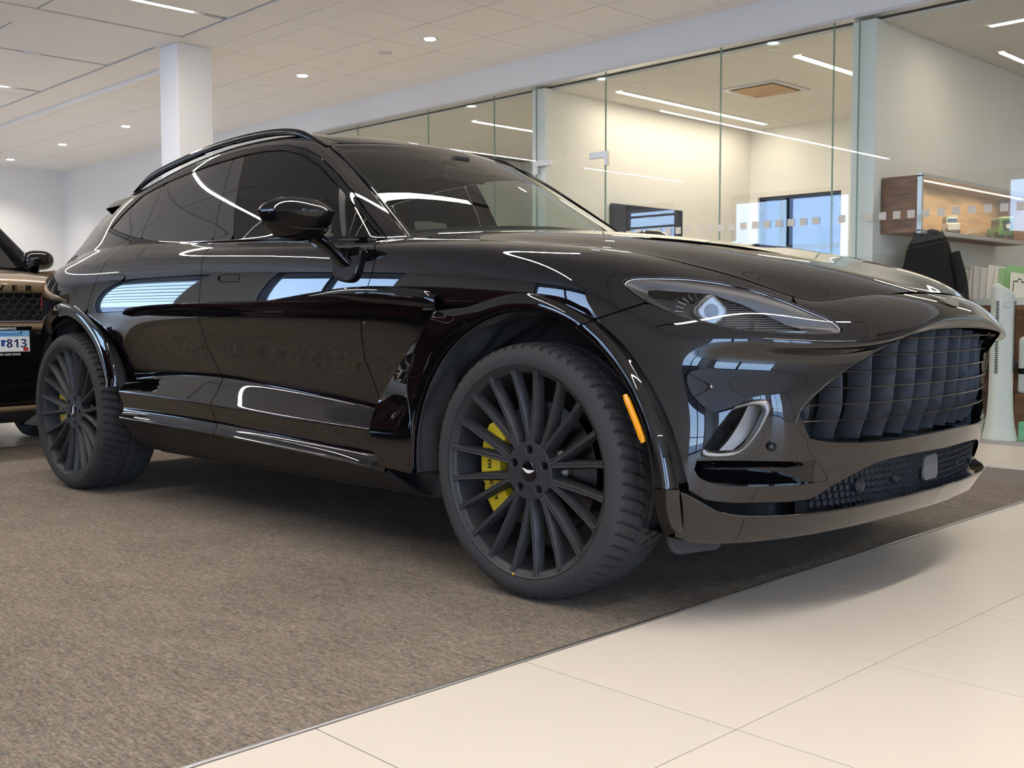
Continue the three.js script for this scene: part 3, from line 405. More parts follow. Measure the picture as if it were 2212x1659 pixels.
two('lamp_lens', clip(lampArea, (p) => fLamp(A2(p), p[1]) - .003), M.lens, { off: -.001 }, lampGroups);
two('lamp_bezel', renormal(pushIn(clip(lampArea, (p) => Math.min(fLamp(A2(p), p[1]) - .0005, -fLampIn(A2(p), p[1]))), (p) => .008 + .035 * sstep(.0, .05, fLamp(A2(p), p[1])))), M.bezel, {}, lampGroups);
two('lamp_floor', pushIn(clip(lampArea, (p) => fLampIn(A2(p), p[1]) + .004), () => .072), M.cabin, {}, lampGroups);
for (const i of [0, 1]) {
  const s = i ? -1 : 1, L = lampGroups[i], at = (a, y, d) => { const p = lampAt(a, y); return p && [p[0] + inward[0] * d, p[1] + inward[1] * d, s * (p[2] + inward[2] * d)]; };
  mesh('lamp_rim', tube(lampIn.map((p) => [p[0] + inward[0] * .04, p[1] + inward[1] * .04, s * (p[2] + inward[2] * .04)]), .0022, 90, 6, true), M.chrome, L);
  mesh('lamp_edge', tube(lampPts.map((p) => [p[0] + inward[0] * .008, p[1] + inward[1] * .008, s * (p[2] + inward[2] * .008)]).map((p, i, l) => { const c = l.reduce((a, q) => [a[0] + q[0] / l.length, a[1] + q[1] / l.length, a[2] + q[2] / l.length], [0, 0, 0]); return p.map((v, k) => lerp(v, c[k], .025)); }), .0028, 120, 6, true), M.chrome, L);
  mesh('lamp_seal', tube(lampPts.map((p) => [p[0] - .001, p[1] - .001, s * (p[2] - .001)]), .0026, 120, 6, true), M.gloss, L);
  for (let k = 0; k < 17; k++) { const y = .818 + k * .0062, pts = []; for (let a = -.19; a < .09; a += .01) if (fLampIn(a, y) > .002) { const q = at(a, y, .058); if (q) pts.push(q); } if (pts.length > 3) mesh('lamp_rib', tube(pts, .0011, pts.length * 2, 5), M.silver, L); }
  for (let k = 0; k < 9; k++) { const y = .862 + k * .0075, p = at(-.318 + .01 * Math.abs(k - 3), y, .055), q = at(-.262, y - .004, .062); if (p && q) mesh('lamp_fin', tube([p, q], .0022, 6, 4), M.slat, L); }
  for (let k = 0; k < 9; k++) { const t = 1.5 + k * .27, c = [-.205, .878], p = at(c[0] + .050 * Math.cos(t), c[1] + .036 * Math.sin(t), .055), q = at(c[0] + .074 * Math.cos(t), c[1] + .052 * Math.sin(t), .05); if (p && q) mesh('lamp_fin', tube([p, q], .0024, 6, 4), M.silver, L); }
  const c = at(-.185, .874, .036), dir = V(.78, .02, s * .62).normalize(), qn = new THREE.Quaternion().setFromUnitVectors(V(0, 0, 1), dir), place = (g) => { g.applyQuaternion(qn); g.translate(...c); return g; };
  const clover = (r) => { const sh = new THREE.Shape(); for (let k = 0; k <= 64; k++) { const t = k / 64 * Math.PI * 2, q = r * (1 + .2 * Math.max(0, Math.cos(4 * t)) ** .7); k ? sh.lineTo(q * Math.cos(t), q * Math.sin(t)) : sh.moveTo(q, 0); } return sh; };
  mesh('lamp_housing', place(new THREE.ExtrudeGeometry(clover(.036), { depth: .045, bevelSize: .003, bevelThickness: .003, bevelSegments: 3 }).translate(0, 0, -.055)), M.silver, L);
  mesh('lamp_projector', place(new THREE.ExtrudeGeometry(clover(.031), { depth: .012, bevelSize: .005, bevelThickness: .005, bevelSegments: 3 }).translate(0, 0, -.004)), M.bulb, L);
  mesh('lamp_projector_eye', place(new THREE.SphereGeometry(.0205, 32, 20).scale(1, 1, .45).translate(0, 0, -.004)), M.slat, L);
  const chin = at(.03, .818, .04); mesh('lamp_reflector', (() => { const g = new THREE.BoxGeometry(.085, .006, .03); g.rotateY(s * .72); g.translate(...chin); return g; })(), M.silver, L);
}
// grille
const zEdge = (y) => { let z = 0; for (let q = 0; q <= .70; q += .002) if (fGrille(q, y) > 0) z = q; return z; };
for (const y of [.785, .740, .695, .650, .605, .560]) {
  const ze = zEdge(y) + .004, n = 40, c = []; for (let i = 0; i <= n; i++) { const z = lerp(ze, -ze, i / n), p = frontAt(z, y); c.push([p[0] - .014, y, z]); }
  mesh('grille_vane', toCreasedNormals(loft([[0, .0016], [.0015, 0], [0, -.0016], [-.018, -.003], [-.018, .001], [0, .0016]].map(([dx, dy]) => c.map((p) => [p[0] + dx, p[1] + dy, p[2]]))), .5), M.vane, car);
}
for (let k = -6; k <= 6; k++) {
  const z = k * .102, ys = []; for (let y = .50; y <= .81; y += .005) if (fGrille(Math.abs(z), y) > .004) ys.push(y); if (ys.length < 4) continue;
  const rows = [[-.034, -.003], [-.030, 0], [-.034, .003], [-.095, .013], [-.095, -.013]].map(([dx, dz]) => ys.map((y) => { const p = frontAt(Math.min(Math.abs(z), .66), Math.max(y, .52)), sw = .02 * sstep(.60, .49, y) ; return [p[0] + dx - sw, y, z + dz]; })); rows.push(rows[0]);
  mesh('grille_slat', toCreasedNormals(loft(rows), .7), M.slat, car);
}
{ const back = [], N = 40; for (let j = 0; j <= 8; j++) back.push(Array.from({ length: N + 1 }, (_, i) => { const z = lerp(.72, -.72, i / N), p = frontAt(Math.min(Math.abs(z), .7), lerp(.45, .82, j / 8)); return [(p ? p[0] : .7) - .11, lerp(.44, .835, j / 8), z]; })); mesh('radiator', loft(back), M.dark, car);
  for (let k = 0; k < 22; k++) { const y = .51 + k * .0125, ze = zEdge(y); if (ze > .1) mesh('radiator_fin', tube(Array.from({ length: 15 }, (_, i) => { const z = lerp(ze - .03, -ze + .03, i / 14), p = frontAt(z, y); return [p[0] - .104, y, z]; }), .0012, 30, 4), M.satin, car); }
  for (const s of [1, -1]) { // dark walls of the opening
    const o = grilleHalf.slice(0, 10).concat(grilleHalf.slice(10)).filter((q) => q[0] >= -.11).map(([z, y]) => { const p = frontAt(Math.max(z, 0), y); return [p[0] - .012, y, s * Math.max(z, 0)]; }); for (const part of [o.slice(0, 10), [...o.slice(11), o[0]]]) { const inn = part.map((p) => [p[0] - .11, p[1], p[2]]); mesh('grille_surround', loft(s > 0 ? [inn, part] : [part, inn]), M.gloss, car); } }
  mesh('grille_trim', tube([...grilleHalf.slice(0, 9).map(([z, y]) => { const p = frontAt(z, y); return [p[0] - .002, y, z]; }), ...grilleHalf.slice(0, 9).reverse().map(([z, y]) => { const p = frontAt(z, y); return [p[0] - .002, y, -z]; }), ...[[.65, .52], [.592, .504], [.48, .494], [.346, .491], [.149, .495]].map(([z, y]) => { const p = frontAt(z, y); return [p[0] - .002, y, -z]; }), ...[[.149, .495], [.346, .491], [.48, .494], [.592, .504], [.65, .52]].map(([z, y]) => { const p = frontAt(z, y); return [p[0] - .002, y, z]; })], .0026, 220, 6, true), M.vane, car);
}
// inner bumper in the corner pockets, with the lamp ring
const ringPts = [[.615, .601, .82], [.637, .616, .792], [.662, .625, .76], [.681, .621, .739], [.688, .603, .733], [.684, .576, .743], [.671, .53, .765], [.651, .488, .791], [.636, .471, .809], [.605, .463, .845], [.571, .468, .878], [.568, .485, .88], [.581, .524, .866], [.599, .566, .844]];
const fRing = (() => { const c = ringPts.reduce((a, p) => [a[0] + A2(p) / 14, a[1] + p[1] / 14], [0, 0]); return polyField(smooth2(ringPts.map((p) => [lerp(A2(p), c[0], .16), lerp(p[1], c[1], .16)]), 6, true)); })();
two('lower_intake', renormal(pushIn(clip(carShell, (p) => p[0] > .4 ? Math.min(.4535 - p[1], fPocket(A2(p), p[1]) + .014 + .016 * sstep(.003, .012, pocketDepth(p)), .115 - A2(p)) : -1), (p) => Math.max(.0016, pocketDepth(p)) + .012 * (1 - sstep(.0, .09, A2(p))))), M.gloss, {});
two('bumper_insert', renormal(pushIn(clip(carShell, (p) => p[0] > .4 ? Math.min(Math.max(p[1] - .4535, A2(p) - .10), -fRing(A2(p), p[1]), fPocket(A2(p), p[1]) + .014 + .016 * sstep(.003, .012, pocketDepth(p))) : -1), (p) => Math.max(.0012, pocketDepth(p)))), M.paint, {});
for (const s of [1, -1]) {
  const L = group('fog_lamp', car), inn = V(-.66, 0, -.75), path = new THREE.CatmullRomCurve3(ringPts.map((p) => V(p[0], p[1], p[2])), true, 'centripetal').getSpacedPoints(80).slice(0, -1), cen = path.reduce((a, p) => a.add(p), V(0, 0, 0)).divideScalar(path.length);
  const ringRow = (k, d) => path.map((p) => { const dd = pocketDepth([p.x, p.y, p.z]) - .020, q = p.clone().lerp(cen, k).addScaledVector(inn, d + dd); return [q.x, q.y, s * q.z]; }), rows = [ringRow(-.02, .045), ringRow(0, .022), ringRow(.035, .014), ringRow(.12, .012), ringRow(.19, .016), ringRow(.225, .026), ringRow(.235, .07)];
  mesh('lamp_ring', loft(s > 0 ? rows : rows.reverse(), true), M.silver, L);
  const fl = [ringRow(.2, .062), ringRow(.6, .066), ringRow(1, .066)]; mesh('lamp_recess', loft(s > 0 ? fl : fl.reverse(), true), M.dark, L);
  const vane = [[.648, .60, .752], [.660, .60, .742], [.640, .505, .782], [.612, .485, .815], [.598, .49, .828]];
  const v1 = [[.674, .606, .745], [.664, .56, .757], [.648, .515, .782], [.626, .484, .812]], v2 = [[.648, .604, .775], [.634, .56, .793], [.616, .515, .816], [.599, .484, .84]], off = (l, d) => spline3(l, 20).map((p) => [p[0] + inn.x * d, p[1], s * (p[2] + inn.z * d)]);
  const vr = [off(v1, .06), off(v1, .042), off(v2, .036), off(v2, .07)]; mesh('lamp_vane', toCreasedNormals(loft(s > 0 ? vr.reverse() : vr), .6), M.silver, L);
  const w1 = [off([[.607, .572, .82], [.595, .54, .84], [.583, .505, .858], [.577, .487, .866]], .03), off([[.60, .572, .83], [.588, .54, .85], [.576, .505, .868], [.572, .487, .874]], .045)]; mesh('lamp_vane', loft(s > 0 ? w1 : w1.reverse()), M.silver, L);
  // parking sensors, side marker
  const ps = (x, y, z, nx, nz, r) => { const g = lathe([[.0001, .002], [r * .62, .002], [r * .66, -.001], [r * .78, -.001], [r * .84, .003], [r, .001], [r, -.01]], 28); g.applyQuaternion(new THREE.Quaternion().setFromUnitVectors(V(0, 0, 1), V(nx, 0, s * nz).normalize())); g.translate(x, y, s * z); mesh('parking_sensor', g, M.gloss, car); };
  ps(.505, .463, .968, .35, .94, .0125); { const p = frontAt(.735, .496); ps(p[0] + .001, .496, .735, .80, .6, .0125); }
  const mk = spline3([[.384, .636, .981], [.40, .608, .983], [.425, .56, .983], [.447, .51, .981]], 24), w = .0085; const mrow = (dx, dz) => mk.map((p, i) => [p[0] + dx * (i < 2 || i > 22 ? .7 : 1), p[1] + dx * .35, s * (p[2] + dz)]);
  const mr = [mrow(-w, -.003), mrow(-w, .004), mrow(-w * .6, .0065), mrow(w * .6, .0065), mrow(w, .004), mrow(w, -.003)]; mesh('side_marker', loft(s > 0 ? mr.reverse() : mr), M.amber, car);
}
// lower mesh, sensors and splitter
{
  const hexes = [], R = .0135, dx = R * Math.sqrt(3), shape = new THREE.Shape(), hole = new THREE.Path(); for (let k = 0; k < 6; k++) { const t = Math.PI / 6 + k * Math.PI / 3; k ? shape.lineTo(R * Math.cos(t), R * Math.sin(t)) : shape.moveTo(R * Math.cos(t), R * Math.sin(t)); } for (let k = 6; k > 0; k--) { const t = Math.PI / 6 + k * Math.PI / 3, q = R * .84; k < 6 ? hole.lineTo(q * Math.cos(t), q * Math.sin(t)) : hole.moveTo(q * Math.cos(t), q * Math.sin(t)); } shape.holes.push(hole);
  const base = new THREE.ExtrudeGeometry(shape, { depth: .008, bevelEnabled: false }); base.rotateY(Math.PI / 2);
  for (let j = 0; j < 7; j++) for (let i = -28; i <= 28; i++) { const z = (i + (j % 2) / 2) * dx, y = .322 + j * R * 1.5; if (Math.abs(z) > .57 || y > lowEdge(Math.abs(z))[0] - .004) continue; const p = frontAt(z, y + .01), g = base.clone(), q = frontAt(Math.abs(z) + .02, y + .01); g.rotateY(Math.sign(z) * Math.atan2((p[0] - q[0]), .02)); g.translate(p[0] - .032, y, z); hexes.push(g); }
  const hm = mesh('honeycomb_mesh', merged(hexes), M.mesh, car); hm.userData.kind = 'stuff';
  const bk = [.30, .46].map((y) => Array.from({ length: 41 }, (_, i) => { const z = lerp(.60, -.60, i / 40), p = frontAt(z, .40); return [p[0] - .06, y, z]; })); mesh('intake_back', loft(bk), M.dark, car);
  const px = (z, y) => frontAt(z, y)[0];
  { const sh = new THREE.Shape(), w = .048, h = .036; sh.moveTo(-w + .012, -h); sh.lineTo(w - .018, -h); sh.quadraticCurveTo(w, -h, w, -h + .02); sh.lineTo(w - .004, h - .012); sh.quadraticCurveTo(w - .006, h, w - .02, h); sh.lineTo(-w + .018, h); sh.quadraticCurveTo(-w + .006, h, -w + .004, h - .012); sh.lineTo(-w, -h + .02); sh.quadraticCurveTo(-w, -h, -w + .012, -h); const g = new THREE.ExtrudeGeometry(sh, { depth: .006, bevelSize: .003, bevelThickness: .003, bevelSegments: 2 }); g.rotateY(Math.PI / 2); g.translate(px(.04, .40) - .022, .384, .035); mesh('radar_cover', g, M.sensor, car); }
  for (const [z, y, r] of [[.415, .366, .021], [.245, .372, .012], [-.21, .372, .012], [-.415, .366, .021]]) { const g = lathe([[.0001, .004], [r * .7, .004], [r * .75, -.002], [r * .9, .006], [r, .003], [r, -.02]], 28); g.rotateY(Math.PI / 2 - Math.sign(z) * .2); g.translate(px(z, .40) - .022, y, z); mesh('intake_sensor', g, M.slat, car); }
  const topE = [[.50, .387, .945], [.545, .378, .932], [.585, .352, .902], [.615, .328, .867], [.65, .317, .82], [.695, .312, .75], [.745, .312, .66], [.80, .316, .52], [.835, .322, .38], [.858, .325, .2], [.866, .325, 0]], botE = [[.50, .245, .905], [.54, .236, .88], [.57, .233, .85], [.605, .232, .81], [.64, .233, .765], [.68, .236, .70], [.725, .24, .61], [.77, .247, .49], [.80, .252, .36], [.82, .256, .19], [.827, .257, 0]];
  const full = (l, f) => { const a = spline3(l, 60), b = a.slice(0, -1).reverse().map((p) => [p[0], p[1], -p[2]]); return [...a, ...b].map(f); };
  const T = full(topE, (p) => p), B = full(botE, (p) => p), mix = (t, o, dy = 0) => T.map((p, i) => { const q = B[i], n = Math.hypot(p[0], .0) || 1; return [lerp(p[0], q[0], t) + o, lerp(p[1], q[1], t) + dy, lerp(p[2], q[2], t) * (1 + o * .35)]; });
  const inner = T.map((p) => [p[0] - .075, p[1] - .012, p[2] * .94]);
  mesh('front_splitter', loft([inner, mix(0, -.03, -.006), mix(0, -.006, -.001), mix(.0, 0, .001), mix(.02, .003, -.001), mix(.12, .004), mix(.5, .002), mix(.9, 0), mix(1, -.004), mix(1, -.05, .004), mix(1, -.3, .01)]), M.paint, car);
  for (const s of [1, -1]) mesh('air_deflector', (() => { const sh = new THREE.Shape(); sh.moveTo(-.085, 0); sh.lineTo(.085, 0); sh.quadraticCurveTo(.082, -.035, .06, -.045); sh.lineTo(-.055, -.05); sh.quadraticCurveTo(-.08, -.045, -.085, 0); const g = new THREE.ExtrudeGeometry(sh, { depth: .012, bevelSize: .003, bevelThickness: .003, bevelSegments: 2 }); g.rotateY(s > 0 ? 1.1 : Math.PI - 1.1); g.translate(.49, .243, s * .80); return g; })(), M.liner, car);
  // emblem on the nose
  const eg = new THREE.ExtrudeGeometry(wing, { depth: .0015, bevelSize: .0006, bevelThickness: .0006, bevelSegments: 1 }); eg.scale(3.2, 3.2, 1); eg.rotateX(-Math.PI / 2); eg.rotateY(Math.PI / 2); eg.rotateZ(-.72); { const p = frontAt(.0, .886); eg.translate(p[0] + .003, .888, 0); } mesh('nose_emblem', eg, M.silver, car);
}
// ---------------------------------------------------------------- door mirrors
for (const s of [1, -1]) {
  const d = doorF[s > 0 ? 0 : 1], rows = [], N = 26;
  for (let i = 0; i <= N; i++) {
    const q = lerp(-1, 1, i / N), k = Math.max(.02, (1 - Math.abs(q) ** 2.6) ** .62), z = 1.046 + q * .128, xf = -1.06 + .19 * k - .05 * (q + .2) * (q > -.2 ? k : .2), xr = -1.09 + .02 * (1 - k), x9 = 0, y0 = 1.214 + .004 * q;
    rows.push([[xr, y0 - .05 * k], [xr, y0 + .028 * k], [lerp(xr, xf, .16), y0 + .047 * k], [lerp(xr, xf, .42), y0 + .056 * k], [lerp(xr, xf, .7), y0 + .042 * k], [lerp(xr, xf, .93), y0 + .012 * k], [xf, y0 + .001 * k], [xf, y0 - .001 * k], [lerp(xr, xf, .975), y0 - .012 * k], [lerp(xr, xf, .90), y0 - .05 * k], [lerp(xr, xf, .70), y0 - .082 * k], [lerp(xr, xf, .42), y0 - .100 * k], [lerp(xr, xf, .12), y0 - .092 * k], [xr, y0 - .06 * k]].map(([x, y]) => [x, y, s * z]));
  }
  mesh('mirror_housing', toCreasedNormals(loft(s > 0 ? rows : rows.reverse()), .75), M.gloss, d);
  mesh('mirror_band', tube(Array.from({ length: 21 }, (_, i) => { const q = lerp(-.9, .93, i / 20), k = (1 - Math.abs(q) ** 2.6) ** .62; return [-1.06 + .19 * k - .05 * (q + .2) * (q > -.2 ? 1 : .2) - .035 * k, 1.214 - .062 * k, s * (1.046 + q * .128)]; }), .0028, 50, 5), M.satin, d);
  const g = new THREE.CircleGeometry(.1, 40); g.scale(1, .62, 1); g.rotateY(-Math.PI / 2); g.translate(-1.092, 1.20, s * 1.045); mesh('mirror_glass', g, M.chrome, d);
  const c = spline3([[-1.0, 1.135, 1.0], [-.955, 1.112, .99], [-.905, 1.07, .972], [-.865, 1.033, .962], [-.845, 1.018, .955]], 20);
  const arm = [[-1, .2], [-.6, .9], [.3, 1], [1, .5], [1, -.4], [.3, -1], [-.7, -.8]].map(([u, v]) => c.map((p, i) => { const w = .040 - .004 * Math.sin(i / 20 * Math.PI), h = .021; return [p[0] + w * u * .72 + h * v * .3, p[1] + w * u * .62 * -1 * -.35 + h * v, s * (p[2] + h * v * -.1 + .018 * u * .5)]; })); arm.push(arm[0]);
  mesh('mirror_arm', loft(s > 0 ? arm.reverse() : arm), M.gloss, d);
  const sh = new THREE.Shape(smooth2([[-.92, 1.05], [-.90, 1.068], [-.84, 1.082], [-.79, 1.083], [-.783, 1.07], [-.79, 1.0], [-.812, .975], [-.86, .972], [-.90, .985], [-.922, 1.01]], 6, true).map(([x, y]) => new THREE.Vector2(x, y))), bg = new THREE.ExtrudeGeometry(sh, { depth: .016, bevelSize: .005, bevelThickness: .005, bevelSegments: 3 }); bg.translate(.85, -1.03, -.008); if (s < 0) bg.scale(1, 1, -1); bg.rotateX(-.18 * s); bg.translate(-.85, 1.03, s * .953); mesh('mirror_base', s < 0 ? mirrorFix(bg) : bg, M.gloss, d);
}
function mirrorFix(g) { const h = g.index ? g.toNonIndexed() : g; for (const k of ['position', 'normal', 'uv']) { const a = h.attributes[k], n = a.itemSize, r = a.array; for (let i = 0; i < a.count; i += 3) for (let c = 0; c < n; c++) { const t = r[(i + 1) * n + c]; r[(i + 1) * n + c] = r[(i + 2) * n + c]; r[(i + 2) * n + c] = t; } } h.computeVertexNormals(); return h; }
// ---------------------------------------------------------------- tail, underside and cabin
two('tail_lamp', clip(carShell, (p) => p[0] < -3 ? polyField([[-3.58, 1.055], [-3.66, 1.01], [-3.70, .955], [-3.62, .885], [-4.2, .88], [-4.2, 1.06]])(p[0], p[1]) : -1), M.red, { off: .003, flange: .01 });
mesh('rear_bumper', (() => { const rows = []; for (const [y, f] of [[.30, .94], [.45, .98], [.62, 1], [.8, 1], [.95, .99], [1.06, .95], [1.13, .8]]) rows.push(Array.from({ length: 33 }, (_, i) => { const t = i / 16 - 1; return [-4.08 * f + .10 + .14 * t ** 4 - .02, y, -t * .70 * (f > .9 ? 1 : .9)]; })); return loft(rows.reverse()); })(), M.paint, car);
mesh('underbody', merged([rbox(-3.85, .21, -.60, .62, .32, .60, .02), rbox(-2.5, .215, -.80, -.55, .30, .80, .02)]), M.cabin, car);
mesh('front_bulkhead', box(-.62, .3, -.74, -.58, 1.06, .74), M.cabin, car); mesh('engine_tray', merged([box(.0, .32, -.56, .60, .36, .56), box(-.4, .36, -.56, .05, .9, .56)]), M.dark, car);
mesh('cabin_floor', box(-3.7, .34, -.76, -.62, .40, .76), M.cabin, car); for (const s of [1, -1]) mesh('door_trim', rbox(-2.6, .42, s > 0 ? .76 : -.80, -.72, 1.13, s > 0 ? .80 : -.76, .01), M.cabin, car);
mesh('dashboard', (() => { const pr = [[-.66, 1.085], [-.80, 1.112], [-.98, 1.112], [-1.06, 1.085], [-1.10, 1.02], [-1.06, .90], [-.98, .78]]; return loft(pr.map(([x, y]) => Array.from({ length: 21 }, (_, i) => { const t = i / 10 - 1; return [x + .03 * t * t, y - .012 * t * t, t * .755]; }))); })(), M.cabin, car);
{ const g = merged([new THREE.TorusGeometry(.182, .016, 14, 48), new THREE.CylinderGeometry(.06, .07, .04, 24).rotateX(Math.PI / 2), new THREE.BoxGeometry(.33, .03, .015), new THREE.BoxGeometry(.03, .18, .015).translate(0, -.09, 0)]); g.rotateY(Math.PI / 2); g.rotateZ(.42); g.translate(-1.20, 1.03, -.385); mesh('steering_wheel', g, M.leather, car); }
function seat(x, z, w, name = 'car_seat') {
  const back = []; for (let j = 0; j <= 12; j++) { const t = j / 12, y = lerp(.62, 1.32, t), xb = x - .30 * t * .75, ww = w * (t < .78 ? 1 - .12 * t : lerp(.9, .42, sstep(.74, .9, t))), th = lerp(.075, .045, t) * (t > .97 ? .3 : 1); back.push(Array.from({ length: 24 }, (_, i) => { const a = i / 24 * Math.PI * 2; return [xb + th * Math.sin(a), y, z + ww * Math.sign(Math.cos(a)) * Math.abs(Math.cos(a)) ** .55]; })); }
  back.push(back[12].map((p) => [x - .225, 1.325, z])); mesh(name, merged([loft(back, true), rbox(x - .02, .48, z - w, x + .50, .64, z + w, .06, 4)]), M.leatherLight, car);
}
seat(-1.68, .39, .255); seat(-1.68, -.39, .255); seat(-2.62, .36, .33); seat(-2.62, -.36, .33);
mesh('headliner', loft([-1.45, -1.7, -2.1, -2.6, -3.1].map((x, i) => Array.from({ length: 13 }, (_, k) => { const t = k / 6 - 1; return [x, [1.565, 1.615, 1.632, 1.60, 1.52][i] - .05 * t * t, t * .60]; }))), M.roofCloth, car);
mesh('rear_view_mirror', rbox(-1.26, 1.43, -.12, -1.235, 1.49, .12, .012, 3), M.satin, car); mesh('camera_cover', rbox(-1.36, 1.52, -.05, -1.26, 1.548, .05, .012, 3), M.cabin, car);
for (const s of [.1, -.6]) mesh('wiper', tube([[-.665, 1.172, s], [-.73, 1.175, s + .25], [-.80, 1.155, s + .52]].map((p) => [p[0], p[1] + .004 - .03 * Math.abs(p[2]) ** 2, p[2]]), .006, 20, 6), M.satin, car);
// ---------------------------------------------------------------- textures and materials of the room
function noiseTex(n, fn, srgb = false, rep) { const d = new Uint8Array(n * n * 4); for (let j = 0; j < n; j++) for (let i = 0; i < n; i++) { const c = fn(i, j), q = (j * n + i) * 4; d[q] = clamp(c[0], 0, 1) * 255; d[q + 1] = clamp(c[1] ?? c[0], 0, 1) * 255; d[q + 2] = clamp(c[2] ?? c[0], 0, 1) * 255; d[q + 3] = 255; } const t = new THREE.DataTexture(d, n, n, THREE.RGBAFormat); t.wrapS = t.wrapT = THREE.RepeatWrapping; t.magFilter = THREE.LinearFilter; t.minFilter = THREE.LinearMipmapLinearFilter; t.generateMipmaps = true; if (srgb) t.colorSpace = THREE.SRGBColorSpace; if (rep) t.repeat.set(...rep); t.needsUpdate = true; return t; }
function valueNoise(seed, px, py) { // periodic value noise
  const r = seeded(seed), g = Array.from({ length: px * py }, r); return (u, v) => { const x = ((u % 1) + 1) % 1 * px, y = ((v % 1) + 1) % 1 * py, i = Math.floor(x), j = Math.floor(y), f = x - i, h = y - j, s = f * f * (3 - 2 * f), t = h * h * (3 - 2 * h), q = (a, b) => g[(b % py) * px + a % px]; return lerp(lerp(q(i, j), q(i + 1, j), s), lerp(q(i, j + 1), q(i + 1, j + 1), s), t); };
}
const std = (o) => new THREE.MeshStandardMaterial(o);
const cN1 = valueNoise(1, 60, 512), cN2 = valueNoise(2, 12, 24), cN3 = valueNoise(3, 512, 512), cN4 = valueNoise(4, 160, 640), cN5 = valueNoise(8, 512, 512);
const carpetMap = noiseTex(1024, (i, j) => { const u = i / 1024, v = j / 1024, k = .63 + .13 * (cN1(u, v) - .5) + .16 * (cN4(u, v) - .5) + .06 * (cN2(u, v) - .5) + .22 * (cN3(u, v) - .5), w = .08 * (cN5(u, v) - .5); return [k * .765 + w, k * .70, k * .62 - w * .6]; }, true, [.5, .5]);
const carpetBump = noiseTex(1024, (i, j) => { const u = i / 1024, v = j / 1024; return [.5 + .8 * (cN3(u, v) - .5) + .3 * (cN4(u, v) - .5)]; }, false, [.5, .5]);
const tileN = valueNoise(21, 24, 24), tileN2 = valueNoise(22, 256, 256);
const R = {
  carpet: std({ map: carpetMap, bumpMap: carpetBump, bumpScale: .003, roughness: 1 }),
  tile: phys({ color: lin(.74, .67, .575), roughness: .34, specularIntensity: .7 }),
  tile2: phys({ color: lin(.725, .66, .568), roughness: .36, specularIntensity: .7 }),
  grout: std({ color: lin(.20, .18, .16), roughness: .9 }),
  wall: std({ color: lin(.80, .80, .785), roughness: .9 }),
  ceil: std({ color: lin(.82, .805, .79), roughness: .95, bumpMap: noiseTex(256, (i, j) => [tileN2(i / 256, j / 256)], false, [6, 6]), bumpScale: .0006 }),
  drywall: std({ color: lin(.81, .79, .77), roughness: .92 }),
  panel: std({ color: lin(.80, .80, .79), roughness: .9 }),
  gap: std({ color: lin(.05, .05, .05), roughness: 1 }),
  alu: phys({ color: lin(.60, .60, .61), roughness: .35, metalness: 1 }),
  dkalu: phys({ color: lin(.06, .065, .07), roughness: .4, metalness: .6 }),
  glass: phys({ color: lin(.95, .975, .96), roughness: 0, transmission: 1, thickness: 0, ior: 1.5 }),
  edge: phys({ color: lin(.42, .58, .50), roughness: .15, transmission: .5, thickness: 0 }),
  frost: std({ color: lin(.72, .68, .62), roughness: .8, transparent: true, opacity: .75 }),
  lamp: std({ color: 0xffffff, emissive: lin(1, .95, .88), emissiveIntensity: 9 }),
  lampWarm: std({ color: 0xffffff, emissive: lin(1, .86, .66), emissiveIntensity: 8 }),
  lampCool: std({ color: 0xffffff, emissive: lin(.9, .95, 1), emissiveIntensity: 6 }),
};
// ---------------------------------------------------------------- room shell
const CY = 3.24, ZG = -4.018, ZF = 7.3;
const floor = struct('floor', box(-16.2, -.25, -9.2, 10.2, -.012, 9.2), R.grout);
{ const T = .6175, g1 = rbox(-T / 2 + .0017, -.012, -T / 2 + .0017, T / 2 - .0017, 0, T / 2 - .0017, .0008, 1), rnd = seeded(77); let k = 0;
  const tile = (x, z) => { const o = mesh('tile', g1, k++ % 3 ? R.tile : R.tile2, floor); o.position.set(x, 0, z); o.name = k > 1 ? 'tile_' + String(k - 1).padStart(3, '0') : 'tile'; };
  const z0 = 1.364, x0 = .437; for (let i = 0; i < 7; i++) for (let j = -9; j < 5; j++) tile(x0 + (i + .5) * T, z0 + (j + .5) * T);
  for (let i = -5; i < 0; i++) for (let j = -11; j < -6; j++) if (z0 + (j + 1) * T < -2.37 + .02) tile(x0 + (i + .5) * T, z0 + (j + .5) * T - .024);
  for (let i = 0; i < 6; i++) for (let j = -5; j < 2; j++) tile(-5.06 - (i + .5) * T, z0 + (j + .5) * T);
  const far = []; for (const [a, b, c, d] of [[x0 + 7 * T, 9.9, -9, 9], [x0, x0 + 7 * T, z0 + 5 * T, 9], [x0, x0 + 7 * T, -9, z0 - 9 * T], [-5.06 - 6 * T - 7, -5.06 - 6 * T, -9, 9], [-5.06 - 6 * T, -5.06, z0 + 2 * T, 9], [-5.06 - 6 * T, -5.06, -9, z0 - 5 * T], [-5.06, x0 - 5 * T, -9, -2.42], [x0 - 5 * T, x0, -9, z0 - 11 * T - .03]]) far.push(box(a, -.012, c, b, -.0005, d)); const o = mesh('tile_field', merged(far), R.tile, floor); o.userData.kind = 'stuff';
}
struct('trim_1', rbox(.426, -.012, -2.40, .436, .004, 7.15, .002), R.alu);
{ const c = mesh('carpet', (() => { const g = box(-5.05, -.012, -2.385, .427, .002, 7.15), uv = g.attributes.uv; for (let i = 0; i < uv.count; i++) uv.setXY(i, uv.getX(i) * .9, uv.getY(i) * .9); return g; })(), R.carpet, scene); tag(c, 'brown grey streaked carpet under the black car', 'carpet'); }
